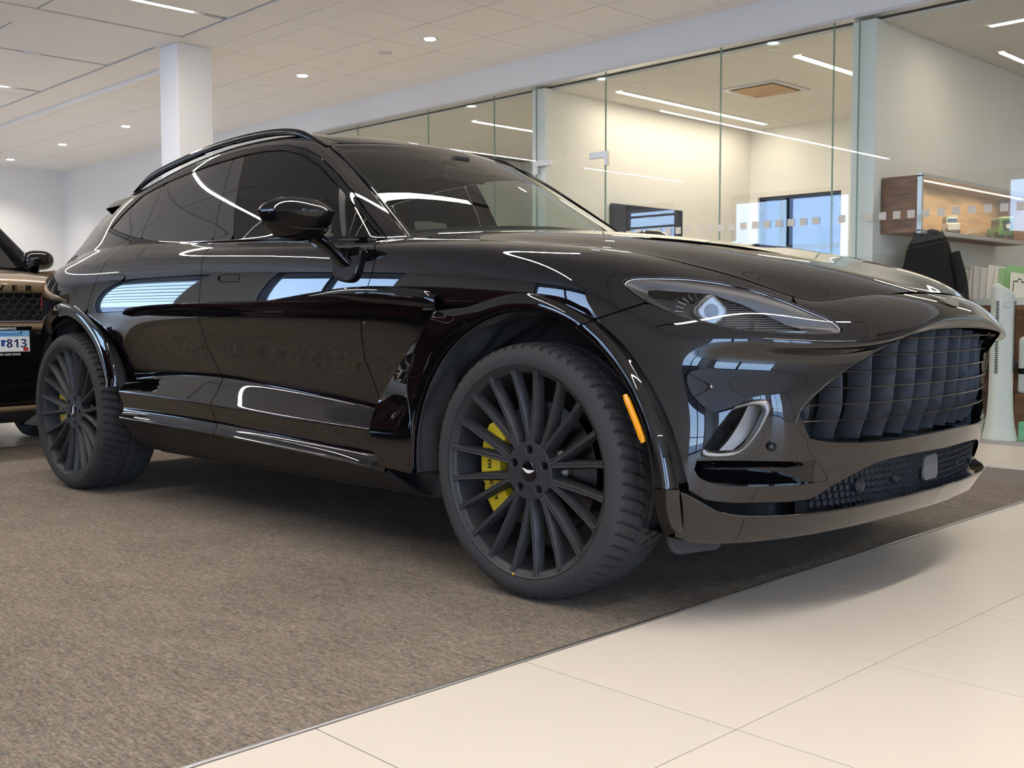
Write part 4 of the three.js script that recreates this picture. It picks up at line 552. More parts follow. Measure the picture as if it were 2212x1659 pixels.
// outer walls; the two on the camera's side are glazed
const wallBack = struct('wall_back', merged([box(-15.9, 0, ZG - .15, -8.42, CY + .2, ZG + .02), box(-8.42, 2.985, ZG - .15, 9.7, CY + .2, ZG + .02)]), R.wall);
struct('wall_left', box(-16.0, 0, ZG, -15.7, CY + .2, ZF), R.wall);
struct('trim_2', box(-8.42, 2.965, ZG - .05, 9.7, 2.986, ZG + .03), R.alu);

function facade(x0, x1, panes, blinds, place) { // full-height glazing: sill, mullions, head, panes
  const fr = [box(x0, 0, -.06, x1, .08, .06), box(x0, 3.14, -.08, x1, CY + .2, .08)], w = (x1 - x0) / panes; for (let i = 0; i <= panes; i++) fr.push(box(x0 + i * w - .035, .08, -.06, x0 + i * w + .035, 3.14, .06)); if (!blinds) fr.push(box(x0, .85, -.03, x1, .90, .03));
  const a = struct('window_1', merged(fr), R.dkalu); place(a); for (let i = 0; i < panes; i++) mesh('pane', box(x0 + i * w + .035, .08, -.004, x0 + (i + 1) * w - .035, 3.14, .004), R.glass, a);
  if (blinds) for (let y = 1.3; y < 3.1; y += .24) mesh('blind_slat', box(x0, y, .08, x1, y + .05, .09), R.panel, a);
}
facade(-13.05, -11.7, 1, true, (o) => { o.position.set(0, 0, ZF); o.rotation.y = 0; });
facade(-10.3, -7.7, 2, false, (o) => { o.position.set(0, 0, ZF); });
facade(-4.9, -2.1, 2, false, (o) => { o.position.set(0, 0, ZF); });
facade(4.9, 7.7, 2, false, (o) => { o.position.set(0, 0, ZF); });
facade(-6.6, -3.0, 2, false, (o) => { o.position.set(9.7, 0, 0); o.rotation.y = Math.PI / 2; });
struct('wall_front', merged([box(-15.9, 0, ZF - .1, -13.05, CY + .2, ZF + .1), box(-11.7, 0, ZF - .1, -10.3, CY + .2, ZF + .1), box(-7.7, 0, ZF - .1, -4.9, CY + .2, ZF + .1), box(-2.1, 0, ZF - .1, 4.9, CY + .2, ZF + .1), box(7.7, 0, ZF - .1, 9.9, CY + .2, ZF + .1)]), R.wall);
struct('wall_right', merged([box(9.6, 0, -9, 9.8, CY + .2, 3.0), box(9.6, 0, 6.6, 9.8, CY + .2, ZF)]), R.wall);
// ceiling: tiles beyond the beam line, smooth panels with reveals before it
const ceiling = struct('ceiling', box(-16.0, CY + .06, -9.2, 9.9, CY + .3, 9.1), R.gap);
{ let k = 0; const add = (nm, g, m, x, y, z) => { const o = mesh(nm + (k ? '_' + String(k).padStart(3, '0') : ''), g, m, ceiling); o.position.set(x, y, z); k++; };
  const tx = .6655, tz = .6475, g = rbox(-tx / 2 + .0035, 0, -tz / 2 + .0035, tx / 2 - .0035, .02, tz / 2 - .0035, .002, 1), gS = rbox(-tx / 2 + .0016, 0, -.108, tx / 2 - .0016, .02, .104, .002, 1), gE = rbox(-tx / 2 + .0016, 0, -.08, tx / 2 - .0016, .02, .078, .002, 1);
  for (let i = -17; i <= 12; i++) { const x = -4.60 + (i + .5) * tx; if (x > -1.0 && x > 4) continue; add('ceiling_tile', gS, R.ceil, x, CY, -1.80); for (let j = 0; j < 3; j++) add('ceiling_tile', g, R.ceil, x, CY, -1.907 - (j + .5) * tz); add('ceiling_tile', gE, R.ceil, x, CY, -3.93); }
  mesh('ceiling_beam', merged([box(-15.7, CY, -1.69, 9.7, CY + .06, -1.335), box(-6.90, CY, -1.335, -6.41, CY + .06, 7.2), box(3.4, CY, -9, 9.7, CY + .06, -1.69)]), R.drywall, ceiling);
  const pan = (x0, x1, z0, z1) => mesh('ceiling_panel', rbox(x0 + .009, CY + .008, z0 + .009, x1 - .009, CY + .05, z1 - .009, .003, 1), R.panel, ceiling);
  const zs = [-1.325, -.11, 1.1, 2.32, 3.54, 4.76, 5.98, 7.2], xs = [[-15.6, -13.76], [-13.76, -11.8], [-11.8, -9.84], [-9.84, -9.58], [-9.52, -7.90], [-7.87, -6.91], [-6.40, -5.68], [-5.62, -3.72], [-3.72, -1.78], [-1.72, .2], [.2, 2.12], [2.18, 4.1], [4.1, 6.02], [6.08, 8], [8, 9.6]];
  for (const [a, b] of xs) for (let j = 0; j < zs.length - 1; j++) pan(a, b, zs[j], zs[j + 1]);
  mesh('ceiling_pipe', new THREE.CylinderGeometry(.03, .03, 8.9, 20).rotateZ(Math.PI / 2).translate(-11.35, CY - .012, -1.755), R.panel, ceiling);
}
// slot lights in the ceiling
function slotLight(x, z0, z1, power, m = R.lamp, y = CY + .012, w = .055, tint = 0xfff0dc, label, along = 'z') {
  const o = thing('linear_light', label, 'ceiling light', [x, y, (z0 + z1) / 2], 0, 'linear ceiling lights'), L = z1 - z0; if (along === 'x') o.rotation.y = Math.PI / 2;
  mesh('diffuser', box(-w / 2, -.002, -L / 2, w / 2, .006, L / 2), m, o); mesh('housing', merged([box(-w / 2 - .006, -.006, -L / 2, -w / 2, .03, L / 2), box(w / 2, -.006, -L / 2, w / 2 + .006, .03, L / 2), box(-w / 2, .01, -L / 2, w / 2, .03, L / 2)]), R.panel, o);
  const l = new THREE.RectAreaLight(tint, power, w, L); l.rotation.x = -Math.PI / 2; l.position.y = -.006; o.add(l); return o;
}
slotLight(-5.65, -1.03, 4.6, 60, R.lamp, CY + .012, .055, 0xfff5ec, 'long slot light in the ceiling above the gap between the two cars');
slotLight(-1.75, -1.03, 4.6, 60, R.lamp, CY + .012, .055, 0xfff5ec, 'long slot light in the ceiling straight above the black car');
slotLight(2.15, -1.03, 4.6, 60, R.lamp, CY + .012, .055, 0xfff5ec, 'long slot light in the ceiling above the tiled strip before the black car');
slotLight(6.05, -1.03, 4.6, 60, R.lamp, CY + .012, .055, 0xfff5ec, 'long slot light in the ceiling near the glazed corner');
slotLight(-9.55, -1.0, 4.6, 60, R.lamp, CY + .012, .055, 0xfff5ec, 'long slot light in the ceiling behind the tan car');
// downlights
const dlWhere = ['last but third before the left wall', 'second beyond the column', 'first beyond the column', 'between the column and the glass offices', 'above the glass wall beside the black car', 'farthest to the right'];
[[-12.887, 'recessed round downlight, second from the far left wall'], [-14.87, 'recessed round downlight nearest the far left wall'], [-10.90, 'recessed round downlight, first one left of the white column'], [-6.934, 'recessed round downlight just right of the white column'], [-4.966, 'recessed round downlight above the glass wall header'], [-2.99, 'recessed round downlight above the bonnet of the black car']].forEach(([x, label]) => {
  const o = thing('downlight', label, 'ceiling light', [x, CY, -2.885], 0, 'round downlights'); mesh('trim_ring', lathe([[.062, .0], [.068, -.004], [.076, -.003], [.078, .002]], 32).rotateX(-Math.PI / 2).rotateX(Math.PI), R.wall, o);
  mesh('reflector', new THREE.CylinderGeometry(.064, .064, .004, 32).translate(0, -.001, 0), M.chrome, o); for (let k = 0; k < 6; k++) mesh('glowing_lens', new THREE.SphereGeometry(.019, 14, 8).scale(1, .4, 1).translate(.036 * Math.cos(k * 1.047), -.004, .036 * Math.sin(k * 1.047)), R.lampCool, o);
  const l = new THREE.SpotLight(0xfff4e8, 6, 0, 1.1, 1, 2); l.castShadow = true; l.shadow.radius = 2; l.position.set(0, -.02, 0); l.target.position.set(0, -3, 0); o.add(l, l.target);
});
for (const [x, z, r, nm, label] of [[-6.27, -2.9, .055, 'sprinkler_cover', 'flat round sprinkler cover in the ceiling between two downlights'], [-5.62, -2.9, .07, 'ceiling_speaker', 'grey round speaker grille in the ceiling left of a downlight'], [-7.62, -2.89, .07, 'smoke_detector', 'small domed smoke detector on the ceiling beside the white column'], [-9.9, -2.5, .055, 'sprinkler_cover', 'flat round sprinkler cover in the ceiling left of the white column'], [-7.9, -.62, .07, 'sprinkler_cover', 'flat round sprinkler cover in the smooth ceiling at the upper left'], [-11.9, -3.1, .06, 'smoke_detector', 'small smoke detector on the ceiling near the far wall']]) single(nm, lathe([[.0001, -.012], [r * .7, -.010], [r, -.003], [r, .012]], 28).rotateX(-Math.PI / 2).rotateX(Math.PI).rotateX(Math.PI), nm === 'ceiling_speaker' ? R.alu : R.wall, label, nm === 'ceiling_speaker' ? 'speaker' : nm === 'smoke_detector' ? 'detector' : 'sprinkler', [x, CY, z]);
// column
struct('trim_3', rbox(-6.90, 0, -1.69, -6.565, CY, -1.36, .006), R.wall);
// ---------------------------------------------------------------- glass front of the offices
{ const seams = [-8.40, -7.565, -6.35, -5.36, -4.79, -3.945, -2.747, -1.765, -1.566, -.36, 1.2, 2.8]; const names = ['at the far left end beside the white wall', 'second from the white wall', 'third from the white wall', 'narrow, left of the glass door', '', 'between the glass door and the next seam', 'before the bright office window', 'narrow, before the partition wall end', 'before the toy car cabinet', 'right of the toy car cabinet', 'farthest right'];
  for (let i = 0; i < seams.length - 1; i++) {
    const a = seams[i], b = seams[i + 1], door = i === 4, y0 = door ? 2.27 : .012;
    const o = thing('glass_pane', door ? 'clear glass transom pane above the glass door' : 'clear frameless glass wall pane ' + names[i], 'glass pane', [(a + b) / 2, 0, ZG], 0, 'glass wall panes'), w = b - a;
    mesh('pane', box(-w / 2 + .003, y0, -.006, w / 2 - .003, 2.97, .006), R.glass, o); mesh('pane_edge', merged([box(-w / 2 + .001, y0, -.0062, -w / 2 + .004, 2.97, .0062), box(w / 2 - .004, y0, -.0062, w / 2 - .001, 2.97, .0062)]), R.edge, o);
    if (!door) { mesh('floor_channel', box(-w / 2, 0, -.02, w / 2, .025, .02), R.alu, o); for (let x = Math.ceil(a / .105) * .105; x < b - .03; x += .105) if (x > -4.9) mesh('glass_dot', box(x - .027 - (a + b) / 2, 1.525, .0062, x + .027 - (a + b) / 2, 1.579, .0072), R.frost, o); }
  }
  const d = thing('glass_door', 'clear frameless glass door with brushed metal corner fittings', 'door', [-4.367, 0, ZG]); mesh('door_pane', box(-.415, .02, -.006, .415, 2.262, .006), R.glass, d); mesh('door_edge', merged([box(-.418, .02, -.0062, -.414, 2.262, .0062), box(.414, .02, -.0062, .418, 2.262, .0062)]), R.edge, d);
  for (const [x, s] of [[-.40, 1], [.40, -1]]) { const sh = new THREE.Shape(); sh.moveTo(0, 0); sh.lineTo(.17, 0); sh.lineTo(.17, .05); sh.lineTo(-.03, .05); sh.lineTo(-.03, -.07); sh.lineTo(0, -.07); sh.closePath(); const g = new THREE.ExtrudeGeometry(sh, { depth: .036, bevelSize: .002, bevelThickness: .002, bevelSegments: 2 }); g.translate(0, 2.235, -.018); if (s < 0) { g.rotateY(Math.PI); } g.translate(x + (s < 0 ? .02 : -.0), 0, 0); mesh('door_fitting', g, R.alu, d); }
  mesh('door_pull', merged([new THREE.CylinderGeometry(.014, .014, .7, 16).translate(-.33, 1.05, .05), new THREE.CylinderGeometry(.008, .008, .06, 10).rotateX(Math.PI / 2).translate(-.33, 1.3, .025), new THREE.CylinderGeometry(.008, .008, .06, 10).rotateX(Math.PI / 2).translate(-.33, .8, .025)]), R.alu, d);
}
// ---------------------------------------------------------------- offices behind the glass
const OY = 2.95;
R.office = std({ color: lin(.80, .78, .73), roughness: .9 }); R.officeCeil = std({ color: lin(.74, .71, .67), roughness: .95 });
R.wood = std({ roughness: .5, map: noiseTex(512, (() => { const a = valueNoise(31, 6, 60), b = valueNoise(32, 20, 400); return (i, j) => { const u = i / 512, v = j / 512, k = .75 + .28 * (a(u, v) - .5) + .2 * (b(u, v) - .5); return [k * .66, k * .45, k * .32]; }; })(), true) });
R.woodLight = std({ roughness: .5, map: noiseTex(512, (() => { const a = valueNoise(33, 5, 40), b = valueNoise(34, 16, 300); return (i, j) => { const u = i / 512, v = j / 512, k = .85 + .25 * (a(u, v) - .5) + .16 * (b(u, v) - .5); return [k * .86, k * .68, k * .47]; }; })(), true) });
const ZB = -7.45; R.tinted = phys({ color: lin(.11, .125, .15), roughness: 0, transmission: 1, thickness: 0, ior: 1.5 });
struct('wall_partition', rbox(-4.86, 0, ZB, -4.72, OY, ZG - .12, .004), R.office); struct('wall_partition', rbox(-1.62, 0, ZB, -1.47, OY, ZG - .12, .004), R.office);
struct('trim_4', merged([box(-4.875, 0, ZG - .13, -4.705, OY, ZG - .03), box(-1.635, 0, ZG - .13, -1.455, OY, ZG - .03)]), R.wall);
struct('wall_office_back', merged([box(-8.6, 0, ZB - .2, -4.62, OY + .2, ZB), box(-4.62, 0, ZB - .2, -3.58, .85, ZB), box(-4.62, 2.19, ZB - .2, -3.58, OY + .2, ZB), box(-3.58, 0, ZB - .2, 9.7, OY + .2, ZB)]), R.office);
struct('wall_office_side', box(-8.6, 0, ZB, -8.45, OY + .2, ZG - .16), R.office); struct('wall_office_end', box(6.2, 0, ZB, 6.4, OY + .2, ZG - .16), R.office);
{ const o = struct('window_2', merged([box(-4.62, .85, ZB - .12, -4.59, 2.19, ZB - .04), box(-3.61, .85, ZB - .12, -3.58, 2.19, ZB - .04), box(-4.62, 2.165, ZB - .12, -3.58, 2.19, ZB - .04), box(-4.62, .85, ZB - .12, -3.58, .9, ZB - .04), box(-4.36, .9, ZB - .12, -4.28, 2.165, ZB - .04), box(-4.6, 1.58, ZB - .11, -3.6, 1.64, ZB - .05)]), R.dkalu); for (const [a, b] of [[-4.59, -4.36], [-4.28, -3.61]]) mesh('pane', box(a, .9, ZB - .085, b, 2.165, ZB - .077), R.tinted, o); }
const officeCeiling = struct('ceiling_office', box(-8.6, OY + .03, ZB - .1, 9.7, OY + .12, ZG - .14), R.gap);
{ let k = 0; const g = rbox(-.331, 0, -.331, .331, .02, .331, .002, 1); for (let i = -6; i < 12; i++) for (let j = 0; j < 5; j++) { const x = -4.35 + .24 + (i + .5) * .665, z = ZG - .16 - (j + .5) * .665; if (x < -8.3 || x > 3.6 ) continue; const o = mesh('ceiling_tile' + (k ? '_' + String(k).padStart(3, '0') : ''), g, R.officeCeil, officeCeiling); o.position.set(x, OY, z); k++; } mesh('ceiling_border', merged([box(3.6, OY, ZB, 6.2, OY + .02, ZG - .16), box(-8.6, OY + .004, ZG - .3, 6.2, OY + .02, ZG - .15)]), R.officeCeil, officeCeiling); }
const lampOffice = (x, z0, z1, p, label, along) => slotLight(x, z0, z1, p, R.lampWarm, OY - .004, .07, 0xffeedb, label, along);
lampOffice(-4.33, -7.15, -4.65, 19, 'slot light in the office ceiling along the partition wall with the display'); lampOffice(-2.43, -7.1, -4.62, 19, 'slot light in the office ceiling before the bright window'); lampOffice(-6.4, -7.1, -4.7, 19, 'slot light in the ceiling of the office left of the glass door'); lampOffice(-.4, -5.41, -4.24, 19, 'short slot light in the right office, set across the room', 'x'); lampOffice(.3, -6.9, -5.6, 18, 'slot light in the right office behind the toy car cabinet');
{ const o = thing('air_diffuser', 'square ceiling air diffuser with a grey frame in the middle office', 'air vent', [-3.335, OY, -5.565]); mesh('frame', merged([box(-.30, -.012, -.30, .30, .0, -.24), box(-.30, -.012, .24, .30, 0, .30), box(-.30, -.012, -.24, -.24, 0, .24), box(.24, -.012, -.24, .30, 0, .24)]), R.alu, o); mesh('plate', rbox(-.225, -.02, -.225, .225, -.012, .225, .003), R.woodLight, o); mesh('duct', box(-.24, -.004, -.24, .24, -.001, .24), R.gap, o); }
{ const o = thing('air_diffuser', 'square ceiling air diffuser in the left office, seen above the windscreen', 'air vent', [-5.75, OY, -5.6]); mesh('frame', merged([box(-.30, -.012, -.30, .30, .0, -.24), box(-.30, -.012, .24, .30, 0, .30), box(-.30, -.012, -.24, -.24, 0, .24), box(.24, -.012, -.24, .30, 0, .24)]), R.alu, o); mesh('plate', rbox(-.225, -.02, -.225, .225, -.012, .225, .003), R.officeCeil, o); mesh('duct', box(-.24, -.004, -.24, .24, -.001, .24), R.gap, o); }
{ const o = thing('air_diffuser', 'ceiling air diffuser at the right edge of the picture', 'air vent', [-.55, OY, -5.55]); mesh('frame', merged([box(-.30, -.012, -.30, .30, .0, -.24), box(-.30, -.012, .24, .30, 0, .30), box(-.30, -.012, -.24, -.24, 0, .24), box(.24, -.012, -.24, .30, 0, .24)]), R.alu, o); mesh('plate', rbox(-.225, -.02, -.225, .225, -.012, .225, .003), R.gap, o); }
for (const [x, z, label] of [[-4.02, -4.55, 'white round downlight in the office ceiling above the glass door'], [-2.46, -4.32, 'white round downlight in the office ceiling near the partition end'], [-5.9, -4.7, 'white round downlight in the ceiling of the left office'], [-7.2, -4.7, 'white round downlight in the ceiling of the far left office']]) { const o = thing('downlight', label, 'ceiling light', [x, OY, z], 0, 'office downlights'); mesh('trim_ring', lathe([[.05, .0], [.056, -.005], [.068, -.003], [.07, .002]], 28).rotateX(-Math.PI / 2).rotateX(Math.PI), R.wall, o); mesh('lens', new THREE.CylinderGeometry(.05, .05, .004, 24).translate(0, -.001, 0), R.panel, o); }
// switched-off display on the partition wall
{ const o = thing('wall_display', 'dark navy switched-off screen on the office partition wall', 'screen', [-4.70, 1.56, -5.55], Math.PI / 2); mesh('frame', rbox(-.58, -.40, -.012, .56, .40, .03, .006), R.dkalu, o); mesh('screen', box(-.57, -.39, .03, .55, .39, .033), phys({ color: lin(.012, .016, .04), roughness: .15 }), o); }
// toy car cabinet on the right partition
{ const o = thing('wall_cabinet', 'wooden wall cabinet with a chrome framed open front', 'cabinet', [-1.46, 1.44, -4.18]), D = .27, L = 2.1, H = .40;
  mesh('side_panel', rbox(0, 0, -.02, D, H, .0, .002), R.wood, o); mesh('side_panel', rbox(0, 0, -L, D, H, -L + .02, .002), R.wood, o); mesh('top_board', rbox(0, H - .02, -L + .02, D, H, -.02, .002), R.wood, o); mesh('bottom_board', rbox(0, 0, -L + .02, D, .02, -.02, .002), R.wood, o); mesh('back_board', box(0, .02, -L + .02, .01, H - .02, -.02), R.woodLight, o);
  mesh('chrome_frame', merged([rbox(D, -.012, -L - .01, D + .035, .018, .012, .004), rbox(D, H - .018, -L - .01, D + .035, H + .012, .012, .004), rbox(D, 0, -.018, D + .035, H, .012, .004), rbox(D, 0, -L - .01, D + .035, H, -L + .02, .004)]), R.alu, o); mesh('front_glass', box(D + .012, .02, -L + .02, D + .016, H - .02, -.02), R.glass, o);
  mesh('cabinet_lamp', box(.225, H - .026, -L + .1, .24, H - .021, -.1), std({ color: 0xffffff, emissive: lin(1, .88, .7), emissiveIntensity: 3 }), o); const l = new THREE.RectAreaLight(0xffe2bd, 60, .015, L - .2); l.rotation.x = -Math.PI / 2; l.position.set(.2325, H - .03, -L / 2); o.add(l);
  const toy = (z, k, col, label, spare) => { const m = std({ color: col, roughness: .4 }), t = thing('toy_car', label, 'toy car', [-1.30, 1.461, z], spare ? 2.35 : -.9, 'toy cars in the wall cabinet'); t.scale.setScalar(k);
    mesh('body', merged([rbox(-.5, .16, -.22, .5, .42, .22, .03), rbox(-.5, .40, -.205, .2, .68, .205, .03)]), m, t); mesh('roof', rbox(-.5, .68, -.2, .2, .72, .2, .015), std({ color: lin(.5, .6, .5), roughness: .5 }), t); mesh('window_band', merged([box(-.42, .47, -.208, .16, .63, .208), box(.19, .47, -.18, .206, .62, .18), box(-.508, .50, -.15, -.495, .62, .15)]), M.gloss, t);
    for (const [x, s] of [[-.32, 1], [.32, 1], [-.32, -1], [.32, -1]]) mesh('wheel', new THREE.CylinderGeometry(.125, .125, .09, 20).rotateX(Math.PI / 2).translate(x, .125, s * .2), M.satin, t);
    if (spare) { mesh('spare_wheel', new THREE.CylinderGeometry(.13, .13, .08, 20).rotateZ(Math.PI / 2).translate(-.55, .42, 0), M.satin, t); mesh('spare_rim', new THREE.CylinderGeometry(.075, .075, .086, 20).rotateZ(Math.PI / 2).translate(-.55, .42, 0), R.wall, t); } };
  toy(-4.98, .2, lin(.8, .8, .78), 'small white toy off-roader in the wall cabinet', false); toy(-5.92, .26, lin(.13, .3, .05), 'green toy off-roader with a spare wheel in the wall cabinet', true);
  const c = thing('name_card', 'small grey sloping name card beside the white toy car', 'card', [-1.27, 1.461, -5.22], -.9); const cg = new THREE.BoxGeometry(.12, .004, .07); cg.rotateX(.7); cg.translate(0, .028, 0); mesh('card', cg, R.alu, c); }
// coat over a chair, documents, tower fan, cupboard
{ const o = thing('coat', 'black coat hanging over the back of a chair', 'coat', [-1.19, .10, -4.36], .795); const rows = []; for (let j = 0; j <= 18; j++) { const t = j / 18, y = lerp(1.33, .62, t), w = lerp(.105, .235, Math.min(1, t * 1.4) ** .7), n = 48; rows.push(Array.from({ length: n }, (_, i) => { const a = i / n * Math.PI * 2, f = 1 + .10 * Math.sin(7 * a + 2 * t) * sstep(.1, .5, t) + .06 * Math.sin(13 * a + 5 * t); return [w * f * Math.cos(a) * (t < .08 ? .93 : 1) + .03 * t, y + .02 * Math.sin(3 * a) * (1 - t), .085 * f * Math.sin(a)]; })); } rows.unshift(rows[0].map((p) => [p[0] * .35, 1.325, p[2] * .3])); mesh('coat_body', loft(rows, true), std({ color: lin(.012, .012, .013), roughness: .95 }), o); mesh('sleeve', tube([[.17, 1.2, .03], [.22, 1.0, .05], [.235, .8, .06], [.23, .7, .07]], .045, 24, 12), std({ color: lin(.012, .012, .013), roughness: .95 }), o); mesh('collar', tube([[-.08, 1.325, .05], [0, 1.345, .075], [.08, 1.325, .05]], .018, 20, 8), std({ color: lin(.012, .012, .013), roughness: .95 }), o);
  const ch = thing('office_chair', 'white framed office chair under the black coat', 'chair', [-1.17, 0, -4.52], -.77); mesh('backrest', rbox(-.15, .62, -.03, .15, 1.15, .0, .03, 4), R.wall, ch); mesh('seat', rbox(-.25, .44, -.5, .25, .52, -.02, .03, 4), R.dkalu, ch); mesh('post', new THREE.CylinderGeometry(.03, .03, .36, 16).translate(0, .26, -.25), R.alu, ch); for (let k = 0; k < 5; k++) { const a = k * 1.2566; mesh('leg', tube([[0, .09, -.25], [.28 * Math.cos(a), .06, -.25 + .28 * Math.sin(a)]], .018, 4, 8), R.alu, ch); } }
{ const o = thing('tower_fan', 'white tower fan standing behind the glass wall', 'fan', [-.63, 0, -4.30], .75); const rows = [], n = 40; for (const [y, w, d] of [[0, .105, .10], [.012, .107, .102], [.03, .102, .098], [.10, .088, .085], [.2, .078, .075], [.32, .072, .07], [.38, .071, .07], [.40, .071, .07], [.7, .071, .07], [.9, .071, .07], [1.0, .071, .07], [1.025, .066, .062], [1.04, .04, .04]]) rows.push(Array.from({ length: n }, (_, i) => { const a = -i / n * Math.PI * 2, c = Math.cos(a), s = Math.sin(a); return [w * Math.sign(c) * Math.abs(c) ** .7, y + (y > .95 ? -.03 * c : 0), d * Math.sign(s) * Math.abs(s) ** .7]; })); rows.push(rows[rows.length - 1].map(() => [0, 1.04, 0]));
  const wh = std({ color: lin(.82, .82, .81), roughness: .5 }); mesh('fan_body', loft(rows, true), wh, o); for (const s of [-1, 1]) for (let k = 0; k < 34; k++) mesh('vent_slot', box(s * .058 - .008, .46 + k * .0145, .050, s * .058 + .008, .466 + k * .0145, .064), M.dark, o); mesh('badge_plate', rbox(-.02, .90, .066, .02, .94, .074, .003), R.alu, o); }
{ const o = thing('wooden_cupboard', 'brown wooden cupboard with drawers behind the tower fan', 'cupboard', [-.93, 0, -6.62]); mesh('body', rbox(-.48, 0, -.8, .42, .72, .6, .004), R.wood, o); mesh('top_board', rbox(-.50, .72, -.82, .45, .75, .62, .004), R.wood, o); for (let k = 0; k < 3; k++) { const d = mesh('drawer', rbox(.42, .04 + k * .225, -.78, .436, .25 + k * .225, .58, .003), R.wood, o); mesh('handle', rbox(.436, .14 + k * .225, -.16, .45, .152 + k * .225, -.04, .003), R.alu, d); mesh('drawer_front', rbox(-.46, .04 + k * .225, .6, .40, .25 + k * .225, .612, .003), R.wood, o); }
  const p = thing('printer', 'white desktop printer with a dark slot beside the cupboard', 'printer', [-.50, .0, -4.78]); mesh('body', rbox(-.13, .30, -.2, .13, .70, .2, .03, 3), std({ color: lin(.72, .72, .73), roughness: .5 }), p); mesh('paper_slot', box(-.12, .44, .19, .12, .48, .204), M.gloss, p); mesh('stand', rbox(-.14, 0, -.21, .14, .30, .21, .01), R.wood, p); }
{ const cols = [lin(.25, .42, .20), lin(.30, .50, .26), lin(.55, .50, .42), lin(.62, .52, .52), lin(.66, .60, .56), lin(.70, .62, .58), lin(.74, .68, .64), lin(.78, .74, .70), lin(.36, .55, .30), lin(.30, .52, .26)], nm = ['dark green folder at the left end of the desk rack', 'light green folder, second in the desk rack', 'khaki leaflet behind the green folders', 'pinkish leaflet in the middle of the desk rack', 'pale pink leaflet right of the middle in the desk rack', 'cream leaflet in the desk rack', 'off white leaflet beside the cream one in the desk rack', 'white leaflet with a black drawing in the desk rack', 'green folder leaning at the right of the desk rack', 'bright green folder at the right end of the desk rack'];
  cols.forEach((c, k) => { const g = rbox(-.08, 0, -.003, .08, .27 - .012 * (k % 3), .003, .002); g.rotateZ(-.12 - .03 * (k % 4)); g.rotateX(-.25); single(k < 2 || k > 7 ? 'folder' : 'leaflet', g, std({ color: c, roughness: .8 }), nm[k], k < 2 || k > 7 ? 'folder' : 'leaflet', [-1.25 + .0385 * k, .965, -5.02 - .0235 * k], .795, 'papers in the desk rack'); });
  const o = thing('desk', 'wooden office desk with a paper rack behind the glass', 'desk', [-.95, 0, -5.42]); mesh('desk_top', rbox(-.45, .88, -.6, .42, .92, .35, .004), R.wood, o); mesh('desk_side', rbox(-.45, 0, .30, .42, .88, .33, .004), R.wood, o); mesh('desk_back', rbox(-.45, 0, -.6, -.42, .88, .33, .004), R.wood, o); mesh('rack', merged([box(-.22, .92, -.5, .36, .925, .34), box(-.22, .92, .335, .36, .98, .34), box(.355, .92, -.5, .36, .98, .34)]), R.panel, o);
  const c = document.createElement('canvas'); c.width = c.height = 128; const x = c.getContext('2d'); x.fillStyle = '#e8e2da'; x.fillRect(0, 0, 128, 128); x.strokeStyle = '#222'; x.lineWidth = 5; x.beginPath(); x.moveTo(20, 110); x.lineTo(24, 40); x.lineTo(50, 40); x.arc(64, 40, 14, Math.PI, 0); x.lineTo(104, 40); x.lineTo(108, 110); x.stroke(); const t = new THREE.CanvasTexture(c); t.colorSpace = THREE.SRGBColorSpace; const g = rbox(-.07, 0, -.003, .07, .22, .003, .002); { const uv = g.attributes.uv, p = g.attributes.position; for (let i = 0; i < uv.count; i++) uv.setXY(i, (p.getX(i) + .07) / .14, p.getY(i) / .22); } g.rotateZ(-.15); g.rotateX(-.25); single('leaflet', g, std({ map: t, roughness: .8 }), 'white leaflet with a black outline drawing above the tower fan', 'leaflet', [-.86, .955, -5.18], .795); }
{ const g = rbox(-.16, 0, -.12, .16, .13, .12, .01); single('recycling_box', g, std({ color: lin(.16, .5, .30), roughness: .6 }), 'green plastic box on the floor at the right edge', 'box', [-.35, 0, -4.42]); }
single('chair_frame', tube([[-1.5, 1.30, -4.5], [-1.42, 1.24, -4.52], [-1.33, 1.17, -4.54], [-1.30, 1.0, -4.55]], .012, 20, 8), R.wall, 'thin white bent bar beside the black coat', 'chair arm');
// outside
struct('pavement', box(-80, -.5, -80, 80, -.26, 80), std({ color: lin(.42, .41, .40), roughness: .95 }));
{ const o = thing('street_lamp', 'tall thin street lamp seen through the office window', 'street lamp', [-5.6, -.26, -22]); mesh('pole', new THREE.CylinderGeometry(.05, .07, 6.2, 12).translate(0, 3.1, 0), R.alu, o); mesh('arm', tube([[0, 6.1, 0], [-.2, 6.5, 0], [-.9, 6.65, 0], [-1.4, 6.6, 0]], .04, 20, 8), R.alu, o); mesh('lamp_head', rbox(-1.9, 6.54, -.12, -1.35, 6.64, .12, .04), R.dkalu, o); }
{ const rnd = seeded(5), o = thing('tree', 'reddish bare tree crown seen low in the office window', 'tree', [-8.5, -.26, -24]); mesh('trunk', new THREE.CylinderGeometry(.08, .14, 1.4, 8).translate(0, .7, 0), R.wood, o); const b = []; for (let k = 0; k < 90; k++) { const a = rnd() * 6.28, e = rnd() * 1.2 + .2, l = .6 + rnd() * .9; b.push(tube([[0, 1.1, 0], [l * .5 * Math.cos(a) * Math.cos(e), 1.1 + l * .6 * Math.sin(e), l * .5 * Math.sin(a) * Math.cos(e)], [l * Math.cos(a) * Math.cos(e), 1.1 + l * Math.sin(e), l * Math.sin(a) * Math.cos(e)]], .022, 5, 4)); } const m = mesh('branches', merged(b), std({ color: lin(.22, .09, .07), roughness: .9 }), o); m.userData.kind = 'stuff'; }
